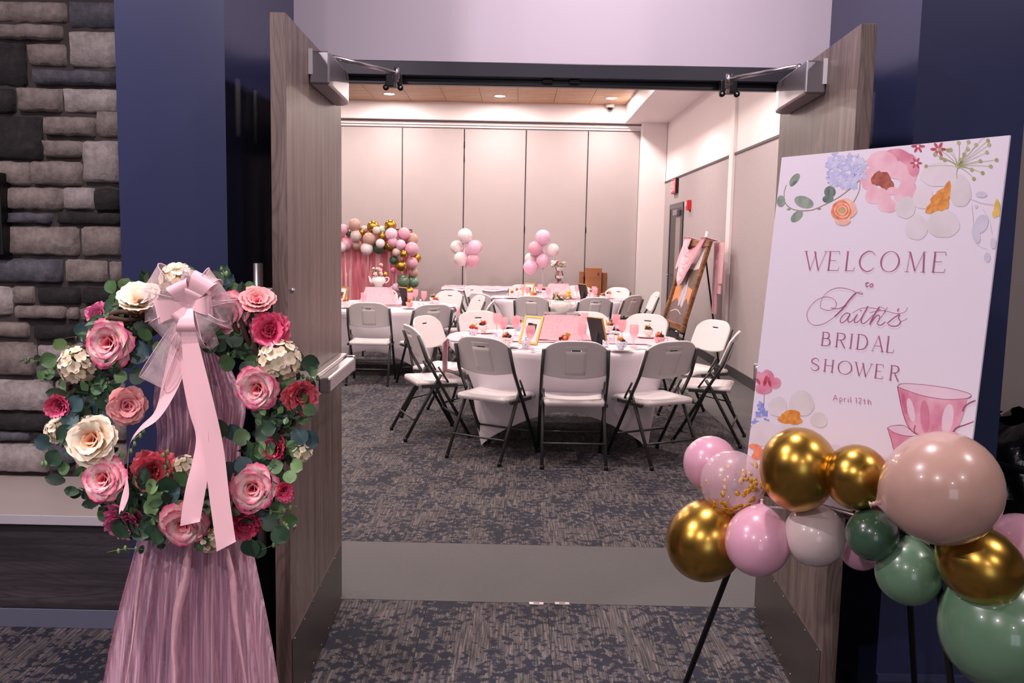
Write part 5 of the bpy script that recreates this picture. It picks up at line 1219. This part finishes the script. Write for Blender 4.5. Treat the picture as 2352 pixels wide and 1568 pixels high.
# green umbel
ds = [(1000, 130), (1050, 96), (1095, 92), (1013, 128), (1130, 105), (1185, 85), (1190, 105), (1180, 140), (1225, 175), (1198, 205), (1160, 235), (1120, 262), (1110, 220), (1092, 125), (1075, 150), (1060, 175), (968, 165), (985, 175), (962, 128), (1150, 180), (940, 150), (900, 205), (1165, 68)]
stroke_obj([stroke([(1045, 205), ((1045+x)/2+6, (205+y)/2-4), (x, y)], .0012, .0008, 3) for x, y in ds]+[stroke([(1046, 205), (1040, 240), (1045, 262)], .0016)], W_ol, 'printed_umbel', 'printed green umbel'); flat([ell(x, y, 9, 9, 0, 9) for x, y in ds]+[ell(1045, 206, 9, 9)], W_ol, 'printed_umbel')
# grey sprigs, yellow bud
stroke_obj([stroke([(1085, 345), (1150, 372), (1210, 382)], .0016), stroke([(1110, 380), (1118, 470), (1120, 540), (1150, 575), (1180, 585)], .0009), stroke([(1160, 400), (1190, 450), (1205, 520)], .0009)], W_gr, 'printed_sprig'); flat([ell(1155, 335, 26, 14), ell(1155, 470, 30, 44, 20), ell(1130, 520, 18, 40, -15), ell(1210, 560, 14, 26, 0), ell(1182, 625, 15, 22), ell(1130, 390, 7, 9)], W_gr, 'printed_sprig', 'printed pale grey sprig')
flat([ell(1228, 400, 16, 40, 0, wob=.1), ell(1215, 425, 10, 18)], W_yl, 'printed_yellow_bud')
# bottom left flowers
stroke_obj([stroke([(152, 1255), (150, 1320), (146, 1345)], .0016)], W_stem, 'printed_stem'); flat([ell(128, 1180, 22, 30, -20), ell(165, 1185, 34, 40, 10), ell(205, 1205, 24, 26, 30), ell(150, 1230, 40, 26), ell(165, 1160, 16, 18)], W_pkd, 'printed_tulip', 'printed pink tulip'); flat([ell(158, 1195, 8, 26, 15), ell(176, 1200, 7, 24, -15), ell(125, 1198, 7, 16, -30)], W_red, 'printed_tulip')
bl = []
for (x, y) in ((140, 1325), (155, 1345), (125, 1350), (160, 1382), (110, 1385), (100, 1415), (135, 1305)):
    for k in range(4): bl.append(ell(x+9*cos(k*1.57+x), y+9*sin(k*1.57+x), 10, 6, k*90+x*57, 8))
flat(bl, W_bl, 'printed_blue_flowers', 'printed blue flowers')
flat([ell(215, 1315, 44, 46, 20, wob=.05), ell(325, 1300, 58, 60, 0, wob=.05), ell(405, 1375, 40, 34, 20, wob=.05), ell(150, 1440, 70, 60, 0, wob=.05), ell(250, 1440, 60, 50, 0, wob=.05)], W_bg, 'printed_poppy', 'printed white poppy'); flat([ell(272, 1368, 54, 30, 5, wob=.12), ell(280, 1350, 40, 22)], W_or, 'printed_poppy_heart'); flat([ell(130, 1535, 34, 28, 0, wob=.12), ell(110, 1500, 30, 14, 10)], W_oro, 'printed_flower')
# ranunculus
flat([ell(530, 400, 50, 46, 0, wob=.05), ell(515, 450, 36, 28, 0, wob=.05)], W_orl, 'printed_ranunculus', 'printed orange ranunculus'); flat([ell(508, 408, 47, 46, 0, wob=.05)], W_oro, 'printed_ranunculus')
for rr2, m in ((36, W_orl), (31, W_oro), (22, W_orl), (18, W_oro)): flat([ell(512, 408, rr2, rr2*.95, 0, wob=.04, ph=rr2)], m, 'printed_ranunculus')
flat([ell(513, 410, 12, 12)], W_ol, 'printed_ranunculus')
# teacups
cup1 = [(768, 1222), (775, 1262), (790, 1330), (815, 1400), (845, 1440), (880, 1450), (960, 1450), (1020, 1446), (1052, 1400), (1075, 1340), (1088, 1275), (1000, 1282), (900, 1268), (830, 1246)]
flat([[B(*p) for p in cup1]], W_tea, 'printed_teacup', 'printed pink teacup'); flat([[B(*p) for p in ((768, 1222), (790, 1208), (880, 1212), (1000, 1228), (1085, 1248), (1108, 1262), (1090, 1276), (1000, 1282), (900, 1268), (830, 1246))], ell(1000, 1370, 26, 70, 8), ell(830, 1330, 16, 56, -12)], W_teal, 'printed_teacup_rim')
flat([ell(895, 1360, 22, 76, -3), ell(800, 1300, 10, 50, -10)], wc('wash_tea_deep', (196, 96, 132), (214, 140, 164), 14), 'printed_teacup'); stroke_obj([stroke([(768, 1222), (788, 1208), (880, 1212), (1000, 1228), (1085, 1248), (1108, 1262), (1090, 1275), (1000, 1281), (900, 1267), (830, 1246), (768, 1222)], .0014), stroke([(1128, 1285), (1095, 1300), (1075, 1318), (1070, 1336)], .003, .0045), stroke([(1126, 1380), (1080, 1398), (1040, 1412), (1020, 1440)], .0018, .004), stroke([(768, 1222), (790, 1330), (815, 1400), (850, 1442)], .0022), stroke([(850, 1400), (846, 1430), (870, 1448)], .003)], W_tead, 'printed_teacup_outline')
cup2 = [(722, 1412), (735, 1450), (745, 1500), (760, 1540), (790, 1600), (840, 1660), (960, 1700), (980, 1560), (880, 1452), (830, 1440), (780, 1446)]
flat([[B(*p) for p in cup2]], W_tea, 'printed_teacup', 'second printed teacup, mostly behind balloons'); flat([[B(*p) for p in ((722, 1412), (745, 1402), (800, 1402), (850, 1440), (870, 1450), (800, 1448), (750, 1432))]], W_teal, 'printed_teacup_rim'); stroke_obj([stroke([(722, 1412), (745, 1402), (800, 1402), (845, 1436), (872, 1450), (800, 1448), (750, 1432), (722, 1412)], .0014), stroke([(722, 1412), (740, 1470), (758, 1540)], .0018)], W_tead, 'printed_teacup_outline')
flat([[B(*p) for p in ((560, 1700), (640, 1680), (700, 1760), (760, 1830), (700, 1850), (600, 1800))]], W_tea, 'printed_saucer'); stroke_obj([stroke([(640, 1690), (700, 1750), (790, 1810)], .003)], W_tead, 'printed_teacup_outline')
# lettering: strokes in a unit box, (thick?, points)
TK, TN = .0033, .0011
GL = {'W': [(1, [(0, 1), (.30, 0)]), (0, [(.30, 0), (.52, .95)]), (1, [(.44, 1), (.70, 0)]), (0, [(.70, 0), (1, 1)]), (0, [(-.08, 1), (.10, 1)]), (0, [(.9, 1), (1.08, 1)])],
      'E': [(1, [(.12, 0), (.12, 1)]), (0, [(0, 1), (.9, 1), (.95, .84)]), (0, [(0, 0), (.95, 0), (1, .18)]), (0, [(.12, .52), (.72, .52)])],
      'L': [(1, [(.14, 0), (.14, 1)]), (0, [(0, 1), (.3, 1)]), (0, [(0, 0), (.92, 0), (1, .2)])],
      'I': [(1, [(.5, 0), (.5, 1)]), (0, [(.1, 0), (.9, 0)]), (0, [(.1, 1), (.9, 1)])],
      'C': [('c', [(1, .82), (.82, .97), (.52, 1.02), (.16, .82), (.02, .5), (.16, .18), (.52, -.02), (.84, .05), (1, .2)])],
      'O': [('o', None)],
      'M': [(0, [(.1, 0), (.16, 1)]), (1, [(.16, 1), (.5, .05)]), (0, [(.5, .05), (.85, 1)]), (1, [(.85, 1), (.92, 0)]), (0, [(0, 0), (.2, 0)]), (0, [(.80, 0), (1.02, 0)]), (0, [(.04, 1), (.16, 1)]), (0, [(.85, 1), (.97, 1)])],
      'B': [(1, [(.14, 0), (.14, 1)]), ('s', [(0, 1), (.55, 1), (.78, .92), (.8, .7), (.62, .56), (.14, .54)]), ('s', [(.14, .54), (.7, .54), (.95, .42), (.95, .16), (.72, .01), (0, 0)])],
      'R': [(1, [(.14, 0), (.14, 1)]), ('s', [(0, 1), (.55, 1), (.84, .92), (.88, .72), (.66, .54), (.14, .52)]), (1, [(.5, .52), (1.0, -.03)]), (0, [(0, 0), (.3, 0)])],
      'D': [(1, [(.14, 0), (.14, 1)]), ('s', [(0, 1), (.45, 1), (.8, .88), (.98, .5), (.8, .12), (.45, 0), (0, 0)])],
      'A': [(0, [(.08, 0), (.48, 1)]), (1, [(.48, 1), (.9, 0)]), (0, [(.22, .34), (.76, .34)]), (0, [(0, 0), (.18, 0)]), (0, [(.78, 0), (1, 0)])],
      'S': [('c', [(.88, .8), (.72, .98), (.4, 1.02), (.12, .84), (.14, .64), (.5, .52), (.86, .38), (.92, .16), (.66, -.02), (.3, 0), (.06, .2)])],
      'H': [(1, [(.14, 0), (.14, 1)]), (1, [(.86, 0), (.86, 1)]), (0, [(.14, .52), (.86, .52)]), (0, [(0, 0), (.28, 0)]), (0, [(.72, 0), (1, 0)]), (0, [(0, 1), (.28, 1)]), (0, [(.72, 1), (1, 1)])]}
def seg2(P, w0, w1=None):
    out = []; n = len(P)
    for i in range(n-1):
        a, b = V((P[i][0], P[i][1], 0)), V((P[i+1][0], P[i+1][1], 0)); d = b-a
        if d.length < 1e-7: continue
        nn = V((-d.y, d.x, 0)).normalized(); e = d.normalized()*.0002; wa = w0(i/(n-1)) if callable(w0) else w0; wb = w0((i+1)/(n-1)) if callable(w0) else w0
        out.append([tuple((a-e+nn*wa/2)[:2]), tuple((a-e-nn*wa/2)[:2]), tuple((b+e-nn*wb/2)[:2]), tuple((b+e+nn*wb/2)[:2])])
    return out
def word(txt, boxes, y0a, y0b, y1a, y1b, xa, xb, nme, lab, ink=M_ink, tk=TK, tn=TN):
    # boxes: crop x-extent of every letter; y0/y1 top and bottom lines at xa and xb
    quads = []
    for ch, (x0, x1) in zip(txt, boxes):
        yt = lambda x: y0a+(y0b-y0a)*(x-xa)/(xb-xa); yb = lambda x: y1a+(y1b-y1a)*(x-xa)/(xb-xa)
        u0, t0 = B(x0, yt(x0)); u1, t1 = B(x1, yt(x1)); _, b0 = B(x0, yb(x0)); _, b1 = B(x1, yb(x1)); t_ = (t0+t1)/2; b_ = (b0+b1)/2
        mp = lambda p: (u0+(u1-u0)*p[0], b_+(t_-b_)*p[1])
        for k, pts in GL[ch]:
            if k == 'o':
                P = [mp((.5+.5*cos(a), .5+.52*sin(a))) for a in [2*pi*i/28 for i in range(29)]]; quads.append(seg2(P, lambda f: tn+(tk-tn)*abs(cos(2*pi*f))**1.5))
            elif k in ('c', 's'):
                P = [mp(p) for p in [tuple(q[:2]) for q in crom([V((a, b, 0)) for a, b in pts], 5)]]; quads.append(seg2(P, lambda f: tn+(tk-tn)*sin(pi*f)**1.5))
            else: quads.append(seg2([mp(p) for p in pts], tk if k else tn))
    return stroke_obj(quads, ink, nme, lab)
word('WELCOME', [(346, 440), (452, 506), (533, 578), (597, 668), (697, 780), (812, 905), (935, 997)], 597, 601, 683, 695, 345, 997, 'lettering', 'plum capitals reading WELCOME')
word('BRIDAL', [(420, 462), (486, 532), (550, 566), (582, 634), (655, 712), (722, 758)], 970, 992, 1031, 1067, 420, 758, 'lettering', 'plum capitals reading BRIDAL', tk=.0028)
word('SHOWER', [(370, 412), (430, 478), (498, 560), (576, 650), (668, 706), (736, 780)], 1090, 1128, 1143, 1197, 370, 780, 'lettering', 'plum capitals reading SHOWER', tk=.0028)
ln = lambda *P, w=.0016, w1=None: stroke(list(P), w, w1, 4)
stroke_obj([ln((630, 738), (622, 752), (626, 761), (634, 757), w=.0022), ln((618, 745), (638, 743)), [q for q in stroke([(646, 747), (640, 755), (645, 762), (653, 757), (654, 748), (646, 747)], .0022)]], M_ink, 'lettering', 'small italic word to')
F = [ln((410, 855), (418, 820), (445, 785), (490, 766), (545, 772), (585, 790), (606, 794), (604, 786), w=.0010, w1=.0016), ln((600, 784), (570, 792), (545, 822), (515, 862), (475, 900), (430, 930), (385, 938), (355, 915), (352, 875), (385, 830), (430, 808), (470, 815), (486, 838), (474, 862), (445, 870), (412, 858), w=.0012), ln((575, 790), (545, 822), (512, 865), (478, 898), w=.0040, w1=.0030), ln((462, 858), (495, 862), (530, 846), (528, 852), w=.0018),
     ln((548, 885), (530, 882), (510, 900), (503, 920), (515, 926), (535, 908), (550, 886), w=.0020), ln((550, 884), (538, 912), (545, 924), (562, 914), (580, 892), w=.0028, w1=.0012), ln((583, 888), (568, 914), (575, 926), (592, 916), (612, 890), w=.0030, w1=.0012), ln((597, 868), (600, 872), w=.003),
     ln((632, 850), (605, 900), (600, 922), (612, 930), (632, 915), (655, 890), w=.0032, w1=.0012), ln((560, 882), (600, 860), (650, 858), (690, 866), w=.0010), ln((685, 853), (655, 900), (640, 936), w=.0034), ln((645, 925), (668, 897), (684, 892), (684, 910), (674, 930), (690, 938), (712, 922), w=.0020), ln((722, 855), (700, 890), (690, 905), w=.0012), ln((686, 853), (702, 858), (712, 870), (708, 880), w=.0010),
     ln((775, 860), (770, 868), (768, 874), w=.0028), ln((720, 930), (750, 905), (778, 888), (772, 905), (782, 922), (768, 940), (742, 942), (725, 934), w=.0022), ln((640, 880), (700, 870), (760, 884), (800, 878), (815, 856), w=.0010), ln((782, 922), (805, 912), (812, 905), w=.0010)]
stroke_obj(F, M_ink, 'lettering', "flourished script reading Faith's")
SM = {'A': [[(0, 0), (.5, 1), (1, 0)], [(.2, .35), (.8, .35)]], 'p': [[(.1, .62), (.1, -.35)], [(.1, .55), (.5, .66), (.9, .33), (.5, 0), (.1, .1)]], 'r': [[(.1, .62), (.1, 0)], [(.1, .4), (.4, .62), (.8, .6)]], 'i': [[(.5, .62), (.5, 0)], [(.5, .9), (.5, .96)]], 'l': [[(.5, 1), (.5, 0)]], '1': [[(.2, .8), (.5, 1), (.5, 0)]], '2': [[(.05, .8), (.5, 1), (.9, .75), (.1, 0), (.95, 0)]], 't': [[(.5, .95), (.5, .05), (.85, 0)], [(.1, .62), (.9, .62)]], 'h': [[(.1, 1), (.1, 0)], [(.1, .45), (.5, .64), (.85, .45), (.85, 0)]]}
qs = []
for ch, x0, x1 in (('A', 470, 492), ('p', 500, 514), ('r', 521, 531), ('i', 537, 543), ('l', 549, 554), ('1', 574, 582), ('2', 588, 603), ('t', 610, 621), ('h', 630, 647)):
    yb = 1285+(1305-1285)*(x0-470)/177; hh = 25
    for pts in SM[ch]: qs.append(stroke([(x0+(x1-x0)*a, yb-hh*b) for a, b in pts], .0021 if ch in 'il1th' else .0017, None, 3, ch in 'pr2h'))
stroke_obj(qs, M_ink2, 'lettering', 'small pale letters reading April 12th')
# easel
es = tag(empty('display_easel', (.75, -1.15, 0)), 'black tripod easel holding the welcome sign behind the balloon garland', 'easel', 'display easels'); E2 = V((.75, -1.15, 0))
Wb = lambda x, y, z=0: S0+BMx.to_3x3() @ V((x, y, z))
apx = Wb(.30, .03, -.03)
def foot(x0, y0, sl):
    best = None
    for a in range(100, 900, 5):
        p = aZ(x0+sl*a, y0+a, 0); e = abs((p-S0).dot(SN)+.03)
        if best is None or e < best[0]: best = (e, p)
    return best[1]
for q in (foot(1580, 1568, -.424), foot(2168, 1568, .149), V((1.10, -.96, 0))): link('leg', MB().tube([apx-E2, V((q.x, q.y, .0))-E2], .0085, 10), es, M_black)
link('ledge', MB().tube([Wb(.02, SH+.012, -.004)-E2, Wb(SW-.02, SH+.012, -.004)-E2], .010, 8), es, plain('worn_steel_ledge', (110, 100, 96), .4, .7))
for x in (.12, .48): link('peg', MB().tube([Wb(x, SH+.012, -.015)-E2, Wb(x, SH+.012, .03)-E2], .006, 8), es, M_black)
link('head', MB().tube([apx-E2-V((0, 0, .03)), apx-E2+V((0, 0, .012))], .016, 10), es, M_black)

# garland of balloons across the sign's foot
GO = V((.75, -1.45, .9)); gar = tag(empty('balloon_garland', GO), 'foreground garland of gold, pink, blush, ivory and green balloons across the welcome sign', 'balloon garland')
GB = [(1632, 1064, 63, 2.52, B_pink, 'pale pink balloon at the top left', (.3, .3, -1), 1.03), (1834, 1076, 88, 2.20, B_gold, 'large gold chrome balloon', (.1, .3, -1), 1.12), (1967, 1094, 73, 2.15, B_gold, 'gold chrome balloon in the middle', (.1, .3, -1), 1.03), (2166, 1120, 133, 1.98, B_blush, 'very large blush balloon', (-.9, .4, -.4), .98),
      (1620, 1242, 90, 2.40, B_gold, 'gold chrome balloon at the lower left', (.5, .3, .8), 1.05), (1740, 1244, 75, 2.28, B_pink, 'pink balloon with its dimple showing', (.2, .5, .9), 1.06), (1872, 1230, 72, 2.24, B_cream, 'ivory balloon', (.2, .8, .4), .98), (2003, 1228, 59, 2.10, B_green, 'dark green balloon', (.1, .9, .3), 1.0), (1977, 1264, 46, 2.27, B_pink, 'pink balloon behind the dark green one', (0, .6, 1), 1.0),
      (2087, 1313, 75, 2.07, B_sage, 'sage green balloon', (.1, .4, .9), 1.02), (2253, 1298, 88, 1.93, B_gold, 'gold chrome balloon at the right', (-.7, .5, .5), 1.1), (2341, 1256, 78, 2.10, B_pink, 'pink balloon cut by the right edge', (-.8, .5, 0), 1.0), (2303, 1446, 140, 1.97, B_sage, 'very large green balloon at the lower right', (-.2, .5, .9), 1.0)]
for x, y, r, D, m, lab, tail, el in GB:
    for _ in range(40):
        p = aD(x, y, D); q = p-S0; u_, v_ = q.dot(SR), q.dot(SDn)
        if -.05 < u_ < SW+.05 and v_ < SH+.05 and q.dot(SN) < r*D/FPX+.004: D -= .01
    balloon(gar, aD(x, y, D), r*D/FPX*.985, m, lab, tail, GO, el)
for (x, y, D, r) in ((2118, 1236, 2.15, 30), (2330, 1340, 2.05, 40)): balloon(gar, aD(x, y, D), r*D/FPX, B_pink, 'small pink balloon tucked behind', (0, .8, 0), GO)
cb_c = aD(1682, 1108, 2.40); cb_r = 73*2.40/FPX
cb = balloon(gar, cb_c, cb_r, latex('clear_confetti_latex', (240, 206, 216), alpha=.45), 'clear balloon with gold confetti', (.6, .4, -.9), GO, 1.03)
disc = MB().lathe([(0, 0), (.0070, 0), (.0070, .0006), (0, .0006)], 12).mesh('confetti'); M_conf = plain('gold_confetti', (222, 172, 40), .35, .4); disc.materials.append(M_conf)
rc = random.Random(9); n = 0
while n < 105:
    d = V((rc.gauss(.25, .5), rc.gauss(-.55, .5), rc.gauss(-.25, .55))).normalized()
    if d.z > .8: continue
    q = link('confetti', disc, gar, None); M4 = rot_to(d+V((rc.uniform(-.2, .2), rc.uniform(-.2, .2), 0))); M4.translation = cb_c-GO+d*cb_r*.995; q.matrix_local = M4; n += 1
link('garland_strip', MB().tube(crom([aD(x, y, D)-GO for x, y, D in ((1640, 1160, 2.5), (1780, 1165, 2.36), (1920, 1175, 2.35), (2060, 1215, 2.2), (2200, 1260, 2.1), (2330, 1340, 2.06))], 5), .003, 6), gar, M_cl)

# black refuse bag in a bin beyond the right wall block
bp = aY(2340, 1200, -.35)
bn = empty('waste_bin', (1.78, -.30, 0), 0, 'black waste bin lined with a shiny black bag at the right edge', 'bin')
link('bin_body', MB().lathe([(0, 0), (.20, 0), (.235, .78), (.24, .80), (.225, .80), (0, .79)], 24, cap=False), bn, M_black)
rb_ = random.Random(4)
M_bag = plain('shiny_black_bag', (16, 16, 18), .25, 0, coat=.5)
def bag(u, v):
    a = 2*pi*u; k = .248+.018*sin(a*7+v*4)*(v)+.012*sin(a*17+v*9); z = .64+.26*v
    if v > .7: k -= (v-.7)*.35
    return (k*cos(a), k*sin(a), z+.02*sin(a*5)*v)
link('bin_bag', MB().grid(bag, 80, 14), bn, M_bag)
link('bag_band', MB().lathe([(.252, .74), (.262, .745), (.262, .765), (.252, .77)], 40, cap=False), bn, M_bag)
